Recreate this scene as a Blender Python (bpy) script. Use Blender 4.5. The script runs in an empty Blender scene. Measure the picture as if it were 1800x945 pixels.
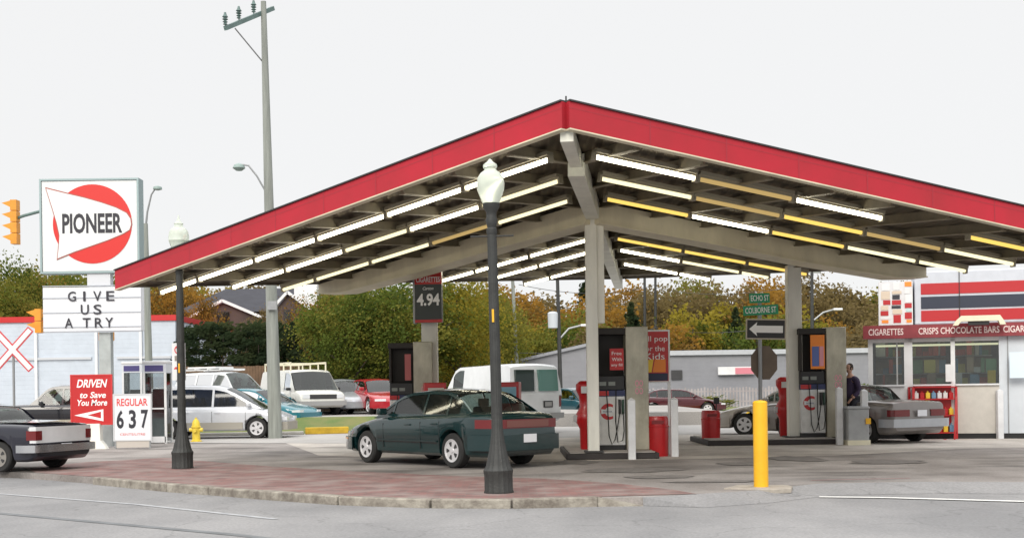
import bpy, bmesh, math, random
from mathutils import Vector, Matrix
from mathutils.geometry import tessellate_polygon
C = bpy.context.scene
R = math.radians
# ---------------------------------------------------------------- camera, sky, sun
F, CX, CY, ROLL, HC = 2200.0, 900.0, 683.0, R(0.8), 1.45
cam = bpy.data.objects.new('camera', bpy.data.cameras.new('camera')); C.collection.objects.link(cam)
cam.data.sensor_width = 36; cam.data.sensor_fit = 'HORIZONTAL'; cam.data.lens = 36 * F / 1800
cam.data.shift_y = (CY - 472.5) / 1800
cam.data.clip_end = 2000
cam.matrix_world = Matrix.Translation((0, 0, HC)) @ Matrix.Rotation(R(90), 4, 'X') @ Matrix.Rotation(-ROLL, 4, 'Z')
C.camera = cam
world = bpy.data.worlds.new("World"); C.world = world; world.use_nodes = True
nt = world.node_tree; nt.nodes.clear()
wo = nt.nodes.new('ShaderNodeOutputWorld'); bg = nt.nodes.new('ShaderNodeBackground')
sky = nt.nodes.new('ShaderNodeTexSky'); sky.sky_type = 'NISHITA'; sky.sun_disc = False
SUN_EL, SUN_AZ = R(34), R(196)          # behind the camera, a little to the left
sky.sun_elevation = SUN_EL; sky.sun_rotation = SUN_AZ
tc = nt.nodes.new('ShaderNodeTexCoord'); sp = nt.nodes.new('ShaderNodeSeparateXYZ')
mr = nt.nodes.new('ShaderNodeMapRange')
mr.inputs['From Min'].default_value = 0.33; mr.inputs['From Max'].default_value = 1.0
mr.inputs['To Min'].default_value = 7.75; mr.inputs['To Max'].default_value = 20.0
cmb = nt.nodes.new('ShaderNodeCombineColor')
mix = nt.nodes.new('ShaderNodeMix'); mix.data_type = 'RGBA'; mix.inputs['Factor'].default_value = 0.96
nt.links.new(tc.outputs['Generated'], sp.inputs[0]); nt.links.new(sp.outputs[2], mr.inputs['Value'])
for i in range(3): nt.links.new(mr.outputs[0], cmb.inputs[i])
nt.links.new(sky.outputs[0], mix.inputs[6]); nt.links.new(cmb.outputs[0], mix.inputs[7])
nt.links.new(mix.outputs[2], bg.inputs[0]); bg.inputs[1].default_value = 0.1
nt.links.new(bg.outputs[0], wo.inputs[0])
sl = bpy.data.lights.new('sun', 'SUN'); sl.energy = 2.2; sl.angle = R(32); sl.color = (1.0, 0.94, 0.84)
so = bpy.data.objects.new('sun', sl); C.collection.objects.link(so)
sd = Vector((math.sin(SUN_AZ) * math.cos(SUN_EL), math.cos(SUN_AZ) * math.cos(SUN_EL), math.sin(SUN_EL)))
so.rotation_euler = sd.to_track_quat('Z', 'Y').to_euler()
C.view_settings.view_transform = 'Standard'; C.view_settings.look = 'None'
C.view_settings.gamma = 1; C.view_settings.exposure = 0.25; C.view_settings.use_curve_mapping = False
C.render.engine = 'CYCLES'

# ---------------------------------------------------------------- placement helpers (survey of the photograph)
def ray(px, py):
    dx, dy = px - CX, CY - py
    return ((dx * math.cos(ROLL) + dy * math.sin(ROLL)) / F, (-dx * math.sin(ROLL) + dy * math.cos(ROLL)) / F)
def at(px, py, Y):
    a, b = ray(px, py); return Vector((a * Y, Y, HC + b * Y))
def G(px, py, z=0.0):
    a, b = ray(px, py); Y = (z - HC) / b
    return Vector((a * Y, Y, z))
def gx(px, py, Y, z=0.0):
    p = at(px, py, Y); return Vector((p.x, Y, z))

# ---------------------------------------------------------------- materials
MATS = {}
def mat(name, col, rough=0.6, metal=0.0, var=0.0, scale=4.0, bump=0.0, bscale=None, coat=0.0, col2=None, emit=0.0, stretch=None, spec=None):
    if name in MATS: return MATS[name]
    m = bpy.data.materials.new(name); m.use_nodes = True; n = m.node_tree; b = n.nodes['Principled BSDF']
    c = (*col, 1.0)
    b.inputs['Base Color'].default_value = c; b.inputs['Roughness'].default_value = rough
    b.inputs['Metallic'].default_value = metal; b.inputs['Coat Weight'].default_value = coat
    if spec is not None: b.inputs['Specular IOR Level'].default_value = spec
    if var > 0 or bump > 0:
        t = n.nodes.new('ShaderNodeTexCoord'); mp = n.nodes.new('ShaderNodeMapping')
        n.links.new(t.outputs['Object'], mp.inputs[0])
        if stretch: mp.inputs['Scale'].default_value = stretch
        ns = n.nodes.new('ShaderNodeTexNoise'); ns.inputs['Scale'].default_value = scale; ns.inputs['Detail'].default_value = 6
        ns.inputs['Roughness'].default_value = 0.65
        n.links.new(mp.outputs[0], ns.inputs['Vector'])
        rp = n.nodes.new('ShaderNodeValToRGB')
        c2 = col2 if col2 else tuple(x * (1 - var) for x in col)
        rp.color_ramp.elements[0].position = 0.35; rp.color_ramp.elements[1].position = 0.65
        rp.color_ramp.elements[0].color = (*c2, 1); rp.color_ramp.elements[1].color = c
        n.links.new(ns.outputs[0], rp.inputs[0]); n.links.new(rp.outputs[0], b.inputs['Base Color'])
        if bump > 0:
            n2 = n.nodes.new('ShaderNodeTexNoise'); n2.inputs['Scale'].default_value = bscale or scale * 6; n2.inputs['Detail'].default_value = 4
            n.links.new(mp.outputs[0], n2.inputs['Vector'])
            bp = n.nodes.new('ShaderNodeBump'); bp.inputs['Strength'].default_value = bump; bp.inputs['Distance'].default_value = 0.02
            n.links.new(n2.outputs[0], bp.inputs['Height']); n.links.new(bp.outputs[0], b.inputs['Normal'])
    if emit:
        b.inputs['Emission Color'].default_value = c; b.inputs['Emission Strength'].default_value = emit
    MATS[name] = m; return m
def paint(name, col, rough=0.16): return mat(name, col, rough, var=0.12, scale=1.5, coat=0.9, spec=0.3)
def glass(name, tint, t=0.6):
    if name in MATS: return MATS[name]
    m = bpy.data.materials.new(name); m.use_nodes = True; n = m.node_tree; n.nodes.clear()
    o = n.nodes.new('ShaderNodeOutputMaterial'); a = n.nodes.new('ShaderNodeBsdfTransparent'); g = n.nodes.new('ShaderNodeBsdfGlossy')
    d = n.nodes.new('ShaderNodeBsdfDiffuse'); d.inputs[0].default_value = (*[x * 0.12 for x in tint], 1)
    a.inputs[0].default_value = (*tint, 1); g.inputs['Roughness'].default_value = 0.04
    fr = n.nodes.new('ShaderNodeFresnel'); fr.inputs[0].default_value = 1.6
    m1 = n.nodes.new('ShaderNodeMixShader'); m1.inputs[0].default_value = t
    n.links.new(d.outputs[0], m1.inputs[1]); n.links.new(a.outputs[0], m1.inputs[2])
    m2 = n.nodes.new('ShaderNodeMixShader'); n.links.new(fr.outputs[0], m2.inputs[0])
    n.links.new(m1.outputs[0], m2.inputs[1]); n.links.new(g.outputs[0], m2.inputs[2])
    n.links.new(m2.outputs[0], o.inputs[0]); MATS[name] = m; return m
def emis(name, col, s):
    if name in MATS: return MATS[name]
    m = bpy.data.materials.new(name); m.use_nodes = True; n = m.node_tree; n.nodes.clear()
    o = n.nodes.new('ShaderNodeOutputMaterial'); e = n.nodes.new('ShaderNodeEmission')
    e.inputs[0].default_value = (*col, 1); e.inputs[1].default_value = s; n.links.new(e.outputs[0], o.inputs[0]); MATS[name] = m; return m

white = mat('white_paint', (0.74, 0.75, 0.76), 0.45, var=0.1, scale=2.5)
dirty_white = mat('dirty_white', (0.85, 0.84, 0.77), 0.6, var=0.2, scale=2.0, stretch=(1, 1, 0.25))
red = mat('sign_red', (0.50, 0.014, 0.016), 0.4, var=0.1, scale=3)
fascia_red = mat('fascia_red', (0.44, 0.020, 0.036), 0.55, var=0.16, scale=0.7, col2=(0.35, 0.022, 0.032), spec=0.3)
bin_red = mat('bin_red', (0.52, 0.012, 0.016), 0.35, var=0.15, scale=3, coat=0.2)
black = mat('black', (0.012, 0.012, 0.013), 0.45)
rubber = mat('rubber', (0.018, 0.018, 0.018), 0.8)
dark_grey = mat('dark_grey', (0.04, 0.04, 0.042), 0.6, var=0.2)
beige = mat('beige_metal', (0.68, 0.62, 0.46), 0.5, var=0.2, scale=1.6, stretch=(1, 1, 0.4))
pump_beige = mat('pump_panel', (0.50, 0.47, 0.37), 0.35, metal=0.3, var=0.45, scale=1.8, stretch=(1, 1, 0.6))
cream = mat('cream', (0.72, 0.68, 0.52), 0.5, var=0.1)
chrome = mat('chrome', (0.62, 0.63, 0.65), 0.22, metal=1.0)
alloy = mat('alloy', (0.62, 0.62, 0.64), 0.35, metal=0.3)
concrete = mat('concrete', (0.42, 0.39, 0.35), 0.85, var=0.35, scale=3, bump=0.4)
yellow = mat('yellow_paint', (0.80, 0.43, 0.012), 0.45, var=0.12, scale=3, bump=0.1)
iron = mat('cast_iron', (0.034, 0.036, 0.035), 0.6, var=0.35, scale=6, bump=0.35)
wood_pole = mat('weathered_pole', (0.29, 0.31, 0.285), 0.85, var=0.35, scale=2, stretch=(4, 4, 0.3), bump=0.3)
green_metal = mat('oxidised_metal', (0.13, 0.20, 0.19), 0.6, var=0.3)
grey_metal = mat('grey_metal', (0.30, 0.31, 0.32), 0.45, metal=0.4, var=0.15)
car_glass = glass('car_glass', (0.42, 0.50, 0.47), 0.82)
dark_glass = glass('dark_car_glass', (0.10, 0.13, 0.20), 0.7)
pane_glass = glass('pane_glass', (0.72, 0.77, 0.78), 0.9)
tail_red = mat('tail_lens', (0.14, 0.008, 0.010), 0.2, coat=0.5)
amber = mat('amber_lens', (0.8, 0.3, 0.03), 0.2, coat=0.5)
lens = mat('clear_lens', (0.7, 0.72, 0.75), 0.1, coat=0.8)
plate = mat('licence_plate', (0.7, 0.71, 0.75), 0.4)
interior = mat('car_interior', (0.06, 0.055, 0.05), 0.9)

# ---------------------------------------------------------------- mesh helpers
class MB:
    def __init__(s): s.v, s.f, s.m = [], [], []
    def add(s, vs, fs, mi=0):
        o = len(s.v); s.v += [tuple(p) for p in vs]; s.f += [tuple(i + o for i in f) for f in fs]; s.m += [mi] * len(fs); return s
    def box(s, x0, x1, y0, y1, z0, z1, mi=0):
        v = [(x, y, z) for z in (z0, z1) for y in (y0, y1) for x in (x0, x1)]
        return s.add(v, [(0, 2, 3, 1), (4, 5, 7, 6), (0, 1, 5, 4), (2, 6, 7, 3), (0, 4, 6, 2), (1, 3, 7, 5)], mi)
    def bar(s, a, b, w, h, mi=0, up=(0, 0, 1), w2=None, h2=None):   # rectangular bar from a to b
        a, b = Vector(a), Vector(b); d = (b - a).normalized(); u = Vector(up)
        if abs(d.dot(u)) > 0.98: u = Vector((0, 1, 0))
        sx = d.cross(u).normalized(); sz = sx.cross(d).normalized(); vs = []
        for p, ww, hh in ((a, w, h), (b, w2 or w, h2 or h)):
            for i, j in ((-1, -1), (1, -1), (1, 1), (-1, 1)): vs.append(p + sx * i * ww / 2 + sz * j * hh / 2)
        return s.add(vs, [(0, 1, 2, 3), (7, 6, 5, 4), (0, 4, 5, 1), (1, 5, 6, 2), (2, 6, 7, 3), (3, 7, 4, 0)], mi)
    def tube(s, pts, rs, n=10, mi=0, cap=True):
        pts = [Vector(p) for p in pts]
        if not isinstance(rs, (list, tuple)): rs = [rs] * len(pts)
        o = len(s.v); ref = None
        for i, p in enumerate(pts):
            d = (pts[min(i + 1, len(pts) - 1)] - pts[max(i - 1, 0)]).normalized()
            if ref is None:
                ref = Vector((0, 0, 1)) if abs(d.z) < 0.9 else Vector((1, 0, 0))
            a = (ref - d * ref.dot(d)).normalized(); ref = a; b = d.cross(a)
            for k in range(n):
                t = 2 * math.pi * k / n; s.v.append(tuple(p + (a * math.cos(t) + b * math.sin(t)) * rs[i]))
        for i in range(len(pts) - 1):
            for k in range(n):
                s.f.append((o + i * n + k, o + i * n + (k + 1) % n, o + (i + 1) * n + (k + 1) % n, o + (i + 1) * n + k)); s.m.append(mi)
        if cap:
            s.f.append(tuple(o + k for k in reversed(range(n)))); s.m.append(mi)
            s.f.append(tuple(o + (len(pts) - 1) * n + k for k in range(n))); s.m.append(mi)
        return s
    def lathe(s, prof, n=20, c=(0, 0, 0), mi=0, axis='Z', flute=0.0):
        o = len(s.v)
        for r, z in prof:
            for k in range(n):
                t = 2 * math.pi * k / n; rr = r * (1 + (flute if k % 2 else -flute))
                if axis == 'Z': s.v.append((c[0] + rr * math.cos(t), c[1] + rr * math.sin(t), c[2] + z))
                else: s.v.append((c[0] + rr * math.cos(t), c[1] + z, c[2] + rr * math.sin(t)))
        for i in range(len(prof) - 1):
            for k in range(n):
                s.f.append((o + i * n + k, o + i * n + (k + 1) % n, o + (i + 1) * n + (k + 1) % n, o + (i + 1) * n + k)); s.m.append(mi)
        s.f.append(tuple(o + k for k in reversed(range(n)))); s.m.append(mi)
        s.f.append(tuple(o + (len(prof) - 1) * n + k for k in range(n))); s.m.append(mi)
        return s
    def prism(s, pts, y0, y1, mi=0, holes=()):           # outline in X-Z, extruded from y0 (front) to y1
        loops = [list(pts)] + [list(h) for h in holes]
        tri = tessellate_polygon([[Vector((p[0], p[1], 0)) for p in l] for l in loops])
        flat = [p for l in loops for p in l]; n = len(flat); o = len(s.v)
        s.v += [(p[0], y0, p[1]) for p in flat] + [(p[0], y1, p[1]) for p in flat]
        for t in tri:
            s.f.append((o + t[0], o + t[1], o + t[2])); s.f.append((o + n + t[2], o + n + t[1], o + n + t[0])); s.m += [mi, mi]
        k = 0
        for l in loops:
            for i in range(len(l)):
                a, b = k + i, k + (i + 1) % len(l); s.f.append((o + a, o + b, o + n + b, o + n + a)); s.m.append(mi)
            k += len(l)
        return s
    def slab(s, pts, z0, z1, mi=0):                      # outline in X-Y, extruded z0..z1
        tri = tessellate_polygon([[Vector((p[0], p[1], 0)) for p in pts]]); n = len(pts); o = len(s.v)
        s.v += [(p[0], p[1], z0) for p in pts] + [(p[0], p[1], z1) for p in pts]
        for t in tri: s.f += [(o + t[2], o + t[1], o + t[0]), (o + n + t[0], o + n + t[1], o + n + t[2])]; s.m += [mi, mi]
        for i in range(n): s.f.append((o + i, o + (i + 1) % n, o + n + (i + 1) % n, o + n + i)); s.m.append(mi)
        return s
    def ball(s, c, r, n=12, mi=0, sz=1.0):
        pr = [(max(r * math.sin(math.pi * i / n), 0.0005), -r * sz * math.cos(math.pi * i / n)) for i in range(n + 1)]
        return s.lathe(pr, n + 4, c, mi)
    def build(s, name, mats, parent=None, smooth=True, bevel=0.0, fix=True):
        me = bpy.data.meshes.new(name); me.from_pydata(s.v, [], s.f); me.update()
        if not isinstance(mats, (list, tuple)): mats = [mats]
        for m in mats: me.materials.append(m)
        me.polygons.foreach_set('material_index', s.m)
        if fix:
            bm = bmesh.new(); bm.from_mesh(me); bmesh.ops.recalc_face_normals(bm, faces=bm.faces); bm.to_mesh(me); bm.free()
        if smooth:
            me.shade_smooth(); me.set_sharp_from_angle(angle=R(35))
        o = bpy.data.objects.new(name, me); C.collection.objects.link(o)
        if parent: o.parent = parent
        if bevel:
            b = o.modifiers.new('bevel', 'BEVEL'); b.width = bevel; b.segments = 2; b.limit_method = 'ANGLE'; b.angle_limit = R(40)
        return o
def tag(o, label=None, cat=None, group=None, kind=None):
    if label: o['label'] = label
    if cat: o['category'] = cat
    if group: o['group'] = group
    if kind: o['kind'] = kind
    return o
def thing(name, label, cat, loc=(0, 0, 0), rz=0.0, group=None):
    o = bpy.data.objects.new(name, None); C.collection.objects.link(o); o.empty_display_size = 0.2
    o.location = loc; o.rotation_euler = (0, 0, rz); return tag(o, label, cat, group)
def copy_tree(o, parent=None):
    c = o.copy(); C.collection.objects.link(c); c.parent = parent
    for ch in list(o.children): copy_tree(ch, c)
    return c
def text(s, w, h, parent, x, y, z, m, name='lettering', rz=0.0, bold=0.0, depth=0.004, shear=0.0, spacing=1.0):
    """raised letters fitted into w x h, centred at x,z on a panel that faces -y"""
    cu = bpy.data.curves.new('t', 'FONT'); cu.body = s; cu.align_x = 'CENTER'; cu.offset = bold; cu.extrude = 0.01; cu.resolution_u = 3
    cu.shear = shear; cu.space_character = spacing
    ob = bpy.data.objects.new('t', cu); C.collection.objects.link(ob); dg = bpy.context.evaluated_depsgraph_get()
    me = bpy.data.meshes.new_from_object(ob.evaluated_get(dg)); bpy.data.objects.remove(ob); me.name = name
    xs = [v.co.x for v in me.vertices]; ys = [v.co.y for v in me.vertices]
    cx, cy = (min(xs) + max(xs)) / 2, (min(ys) + max(ys)) / 2; kx, ky = w / (max(xs) - min(xs)), h / (max(ys) - min(ys))
    for v in me.vertices:
        a, b, c = v.co; v.co = ((a - cx) * kx, -c / 0.01 * depth / 2, (b - cy) * ky)
    me.materials.clear(); me.materials.append(m)
    o = bpy.data.objects.new(name, me); C.collection.objects.link(o); o.parent = parent; o.location = (x, y, z); o.rotation_euler = (0, 0, rz)
    return o
def lerp(tab, x):
    if x <= tab[0][0]: return tab[0][1]
    for (a, b), (c, d) in zip(tab, tab[1:]):
        if x <= c:
            t = (x - a) / (c - a); return b + (d - b) * t
    return tab[-1][1]
def slerp(tab, x):   # smooth interpolation (monotone cubic)
    if x <= tab[0][0]: return tab[0][1]
    if x >= tab[-1][0]: return tab[-1][1]
    n = len(tab); d = [(tab[i + 1][1] - tab[i][1]) / (tab[i + 1][0] - tab[i][0]) for i in range(n - 1)]
    m = [d[0]] + [0 if d[i - 1] * d[i] <= 0 else 2 * d[i - 1] * d[i] / (d[i - 1] + d[i]) for i in range(1, n - 1)] + [d[-1]]
    for i in range(n - 1):
        if x <= tab[i + 1][0]:
            h = tab[i + 1][0] - tab[i][0]; t = (x - tab[i][0]) / h
            return ((2 * t**3 - 3 * t**2 + 1) * tab[i][1] + (t**3 - 2 * t**2 + t) * h * m[i] + (-2 * t**3 + 3 * t**2) * tab[i + 1][1] + (t**3 - t**2) * h * m[i + 1])

# ---------------------------------------------------------------- ground, road, kerb, paving
def ground_mat(name, a, b, c=None, stain=0.0, sc=0.5, crack=False, tint=None):
    m = bpy.data.materials.new(name); m.use_nodes = True; n = m.node_tree; bs = n.nodes['Principled BSDF']; bs.inputs['Roughness'].default_value = 0.9
    g = n.nodes.new('ShaderNodeNewGeometry'); L = n.links.new
    def noise(scale, detail=5, st=None, rough=0.6):
        mp = n.nodes.new('ShaderNodeMapping'); L(g.outputs['Position'], mp.inputs[0])
        if st: mp.inputs['Scale'].default_value = st
        t = n.nodes.new('ShaderNodeTexNoise'); t.inputs['Scale'].default_value = scale; t.inputs['Detail'].default_value = detail; t.inputs['Roughness'].default_value = rough
        L(mp.outputs[0], t.inputs['Vector']); return t
    def ramp(t, p0, c0, p1, c1):
        r = n.nodes.new('ShaderNodeValToRGB'); r.color_ramp.elements[0].position = p0; r.color_ramp.elements[1].position = p1
        r.color_ramp.elements[0].color = (*c0, 1); r.color_ramp.elements[1].color = (*c1, 1); L(t, r.inputs[0]); return r
    def mixc(kind, f, x, y):
        q = n.nodes.new('ShaderNodeMix'); q.data_type = 'RGBA'; q.blend_type = kind
        if isinstance(f, float): q.inputs['Factor'].default_value = f
        else: L(f, q.inputs['Factor'])
        L(x, q.inputs[6]); L(y, q.inputs[7]); return q.outputs[2]
    big = ramp(noise(sc, 6, (1, 0.55, 1)).outputs[0], 0.36, b, 0.62, a).outputs[0]
    fine = ramp(noise(26, 4).outputs[0], 0.3, (0.80, 0.80, 0.80), 0.7, (1.12, 1.12, 1.12)).outputs[0]
    col = mixc('MULTIPLY', 1.0, big, fine)
    if stain:
        st = ramp(noise(0.6, 6, (0.5, 1.3, 1), 0.6).outputs[0], 0.34, (1 - stain,) * 3, 0.50, (1, 1, 1)).outputs[0]
        col = mixc('MULTIPLY', 1.0, col, st)
    if crack:
        v = n.nodes.new('ShaderNodeTexVoronoi'); v.feature = 'DISTANCE_TO_EDGE'; v.inputs['Scale'].default_value = 0.33
        wn = noise(1.2, 3); ad = n.nodes.new('ShaderNodeVectorMath'); ad.operation = 'MULTIPLY_ADD'
        L(wn.outputs['Color'], ad.inputs[0]); ad.inputs[1].default_value = (1.2, 1.2, 0); L(g.outputs['Position'], ad.inputs[2]); L(ad.outputs[0], v.inputs['Vector'])
        cr = ramp(v.outputs['Distance'], 0.0, (0.5, 0.5, 0.5), 0.006, (1, 1, 1)).outputs[0]; col = mixc('MULTIPLY', 0.5, col, cr)
    L(col, bs.inputs['Base Color'])
    bp = n.nodes.new('ShaderNodeBump'); bp.inputs['Strength'].default_value = 0.35; bp.inputs['Distance'].default_value = 0.01
    L(noise(60, 3).outputs[0], bp.inputs['Height']); L(bp.outputs[0], bs.inputs['Normal'])
    return m
road_m = ground_mat('road_asphalt', (0.275, 0.272, 0.275), (0.195, 0.195, 0.20), sc=0.45, crack=True)
lot_m = ground_mat('lot_asphalt', (0.325, 0.30, 0.285), (0.20, 0.18, 0.168), stain=0.5, sc=0.6, crack=True)
pad_m = ground_mat('lot_concrete', (0.56, 0.52, 0.475), (0.40, 0.365, 0.33), stain=0.35, sc=0.8)
grass_m = ground_mat('grass_soil', (0.10, 0.15, 0.03), (0.17, 0.17, 0.05), sc=1.2)
hill_m = ground_mat('hill_soil', (0.045, 0.05, 0.02), (0.025, 0.03, 0.012), sc=0.3)
m = bpy.data.materials.new('brick_paving'); m.use_nodes = True; n = m.node_tree; bs = n.nodes['Principled BSDF']; bs.inputs['Roughness'].default_value = 0.9
g_ = n.nodes.new('ShaderNodeNewGeometry'); br = n.nodes.new('ShaderNodeTexBrick'); br.inputs['Scale'].default_value = 1.0
br.inputs['Brick Width'].default_value = 0.22; br.inputs['Row Height'].default_value = 0.11; br.inputs['Mortar Size'].default_value = 0.006
br.inputs['Color1'].default_value = (0.25, 0.12, 0.11, 1); br.inputs['Color2'].default_value = (0.14, 0.085, 0.08, 1); br.inputs['Mortar'].default_value = (0.16, 0.13, 0.12, 1)
n.links.new(g_.outputs['Position'], br.inputs['Vector'])
nz = n.nodes.new('ShaderNodeTexNoise'); nz.inputs['Scale'].default_value = 1.8; nz.inputs['Detail'].default_value = 6; n.links.new(g_.outputs['Position'], nz.inputs['Vector'])
rp = n.nodes.new('ShaderNodeValToRGB'); rp.color_ramp.elements[0].position = 0.42; rp.color_ramp.elements[1].position = 0.68; rp.color_ramp.elements[1].color = (0.8,) * 3 + (1,)
rp.color_ramp.elements[0].color = (0, 0, 0, 1)
mx = n.nodes.new('ShaderNodeMix'); mx.data_type = 'RGBA'; n.links.new(nz.outputs[0], rp.inputs[0]); n.links.new(rp.outputs[0], mx.inputs['Factor'])
n.links.new(br.outputs[0], mx.inputs[6]); mx.inputs[7].default_value = (0.27, 0.22, 0.205, 1); n.links.new(mx.outputs[2], bs.inputs['Base Color'])
brick_m = m

ZR = -0.11
def struct(mb, name, m, **k): return tag(mb.build(name, m, **k), kind='structure')
mb = MB(); mb.add([(-400, -60, ZR), (400, -60, ZR), (400, 500, ZR), (-400, 500, ZR)], [(0, 1, 2, 3)]); struct(mb, 'road', road_m)
edge = [G(-260, 815, 0), G(60, 831, 0), G(170, 839, 0), G(300, 851, 0), G(450, 862, 0), G(600, 872, 0), G(760, 877, 0), G(900, 877.5, 0), G(1050, 874, 0)]
e2 = [G(1130, 873), G(1220, 868), G(1330, 861), G(1440, 849), G(1620, 846), G(1900, 847), G(2300, 850)]
lot_edge = edge + e2
mb = MB(); pts = [(p.x, p.y) for p in lot_edge] + [(60, 17), (60, 62), (-60, 62), (-60, 24.5)]
mb.slab(pts, ZR - 0.2, 0.0); struct(mb, 'lot', lot_m, smooth=False)
# sloping apron where the kerb is dropped
mb = MB(); lo = [Vector((p.x, p.y - 0.75, ZR + 0.003)) for p in e2]; lo[0] = Vector((e2[0].x, e2[0].y - 0.03, ZR + 0.003))
e2b = [Vector((p.x, p.y, 0.002)) for p in e2]; k = len(e2)
mb.add(e2b + lo, [(i, i + 1, k + i + 1, k + i) for i in range(k - 1)]); struct(mb, 'apron', road_m)
# kerb stones along the pavement
def kerb(name, pts, m, w=0.16, z0=ZR - 0.05, z1=0.015, seg=1.5, drop=0):
    mb = MB(); random.seed(5)
    for a, b in zip(pts, pts[1:]):
        a, b = Vector(a), Vector(b); L = (b - a).length; n_ = max(1, round(L / seg)); d = (b - a) / n_; nn = Vector((-d.y, d.x, 0)).normalized()
        for i in range(n_):
            p, q = a + d * (i + 0.004), a + d * (i + 0.996); j = random.uniform(-0.012, 0.012); jj = random.uniform(-.008, .008)
            za = z1 + jj; zb_ = z1 + jj
            if drop and b is pts[-1]: zb_ = z1 + jj
            v = [p - nn * (w * .5 + j), q - nn * (w * .5 + j), q + nn * w * .5, p + nn * w * .5]
            vs = [(x.x, x.y, z0) for x in v] + [(v[0].x, v[0].y, za), (v[1].x, v[1].y, zb_), (v[2].x, v[2].y, zb_), (v[3].x, v[3].y, za)]
            mb.add(vs, [(3, 2, 1, 0), (4, 5, 6, 7), (0, 1, 5, 4), (1, 2, 6, 5), (2, 3, 7, 6), (3, 0, 4, 7)])
    o = mb.build(name, m, bevel=0.02); return tag(o, kind='structure')
kerb_m = mat('kerb_concrete', (0.34, 0.315, 0.27), 0.9, var=0.45, scale=4.5, bump=0.8, col2=(0.15, 0.13, 0.11))
kerb('kerb', edge[2:], kerb_m)
# dropped kerb ends: low rounded mounds of concrete at the driveway
mb = MB(); a, b = edge[-1], e2[0]
for w_, z_ in ((0.10, 0.012),): mb.add([(a.x, a.y - .09, ZR), (b.x, b.y - .09, ZR), (b.x, b.y + .09, ZR + .01), (a.x, a.y + .09, ZR), (a.x, a.y - .08, .012), (a.x, a.y + .08, .012)], [(0, 1, 4), (4, 1, 2, 5), (5, 2, 3), (0, 4, 5, 3)])
struct(mb, 'kerb_end', kerb_m)
mb = MB(); c_ = G(1275, 874, ZR + .02)
prof = [(1.0, 0.0), (0.8, 0.05), (0.45, 0.09), (0.02, 0.10)]
N = 22
for r, z in prof: mb.v += [(c_.x + 0.62 * r * math.cos(2 * math.pi * i / N), c_.y + 0.2 + 0.35 * r * math.sin(2 * math.pi * i / N), ZR + z + .01) for i in range(N)]
for j in range(3): mb.f += [(j * N + i, j * N + (i + 1) % N, (j + 1) * N + (i + 1) % N, (j + 1) * N + i) for i in range(N)]; mb.m += [0] * N
mb.f.append(tuple(3 * N + i for i in range(N))); mb.m.append(0)
struct(mb, 'kerb_return', mat('worn_kerb', (0.30, 0.26, 0.22), 0.9, var=0.4, scale=4, bump=0.5))
# brick paving
bp_ = [(p.x, p.y + 0.09) for p in edge[1:]] + [(G(1130, 871).x, G(1130, 871).y + .05), (G(1225, 868).x, G(1225, 868).y)]
bp_ += [tuple(G(*q).xy) for q in ((1180, 860), (1080, 849), (960, 841), (800, 836), (640, 829), (480, 820), (380, 812), (290, 804), (150, 812), (40, 822))]
mb = MB(); mb.add([(x, y, 0.006) for x, y in bp_], [tuple(range(len(bp_)))]); struct(mb, 'pavement', brick_m, smooth=False)
# concrete fuelling pads and pale patches
def patch(name, q, m, z=0.004):
    mb = MB(); v = [G(*p) for p in q]; mb.add([(p.x, p.y, z) for p in v], [tuple(range(len(v)))]); return struct(mb, name, m, smooth=False)
patch('fuelling_pad', [(560, 800), (900, 812), (1230, 806), (1500, 799), (1700, 788), (2100, 782), (2000, 762), (1560, 764), (1310, 745), (1150, 735), (800, 740), (480, 770)], pad_m)
patch('back_street', [(280, 778), (640, 779), (1600, 752), (2200, 745), (2100, 716), (1200, 721), (800, 737), (560, 762), (280, 765)], ground_mat('street_asphalt', (0.40, 0.385, 0.37), (0.32, 0.31, 0.30), sc=0.3), 0.008)
line_m = mat('line_paint', (0.78, 0.78, 0.76), 0.8, var=0.18, scale=9)
worn_line = mat('worn_line_paint', (0.42, 0.43, 0.44), 0.85, var=0.4, scale=5, col2=(0.30, 0.31, 0.33))
def strip(name, pts, w, m, z):
    mb = MB(); vs = []
    for i, p in enumerate(pts):
        d = (pts[min(i + 1, len(pts) - 1)] - pts[max(i - 1, 0)]).normalized(); nn = Vector((-d.y, d.x, 0)) * w / 2
        vs += [(p.x - nn.x, p.y - nn.y, z), (p.x + nn.x, p.y + nn.y, z)]
    mb.add(vs, [(2 * i, 2 * i + 2, 2 * i + 3, 2 * i + 1) for i in range(len(pts) - 1)]); return struct(mb, name, m)
strip('road_marking', [G(1440, 873.5, ZR), G(1560, 875, ZR), G(1810, 882, ZR)], 0.16, line_m, ZR + 0.012)
strip('road_marking', [G(-20, 866, ZR), G(240, 886, ZR), G(485, 912, ZR)], 0.10, worn_line, ZR + 0.006)
strip('tar_seam', [G(-20, 900, ZR), G(180, 918, ZR), G(420, 940, ZR), G(600, 962, ZR)], 0.14, mat('tar', (0.17, 0.18, 0.19), 0.8, var=0.3, scale=3), ZR + 0.005)
strip('lot_marking', [G(1425, 844), G(1470, 842.5), G(1600, 840)], 0.05, mat('faded_red_paint', (0.42, 0.22, 0.22), 0.9, var=0.3, scale=8), 0.005)
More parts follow.
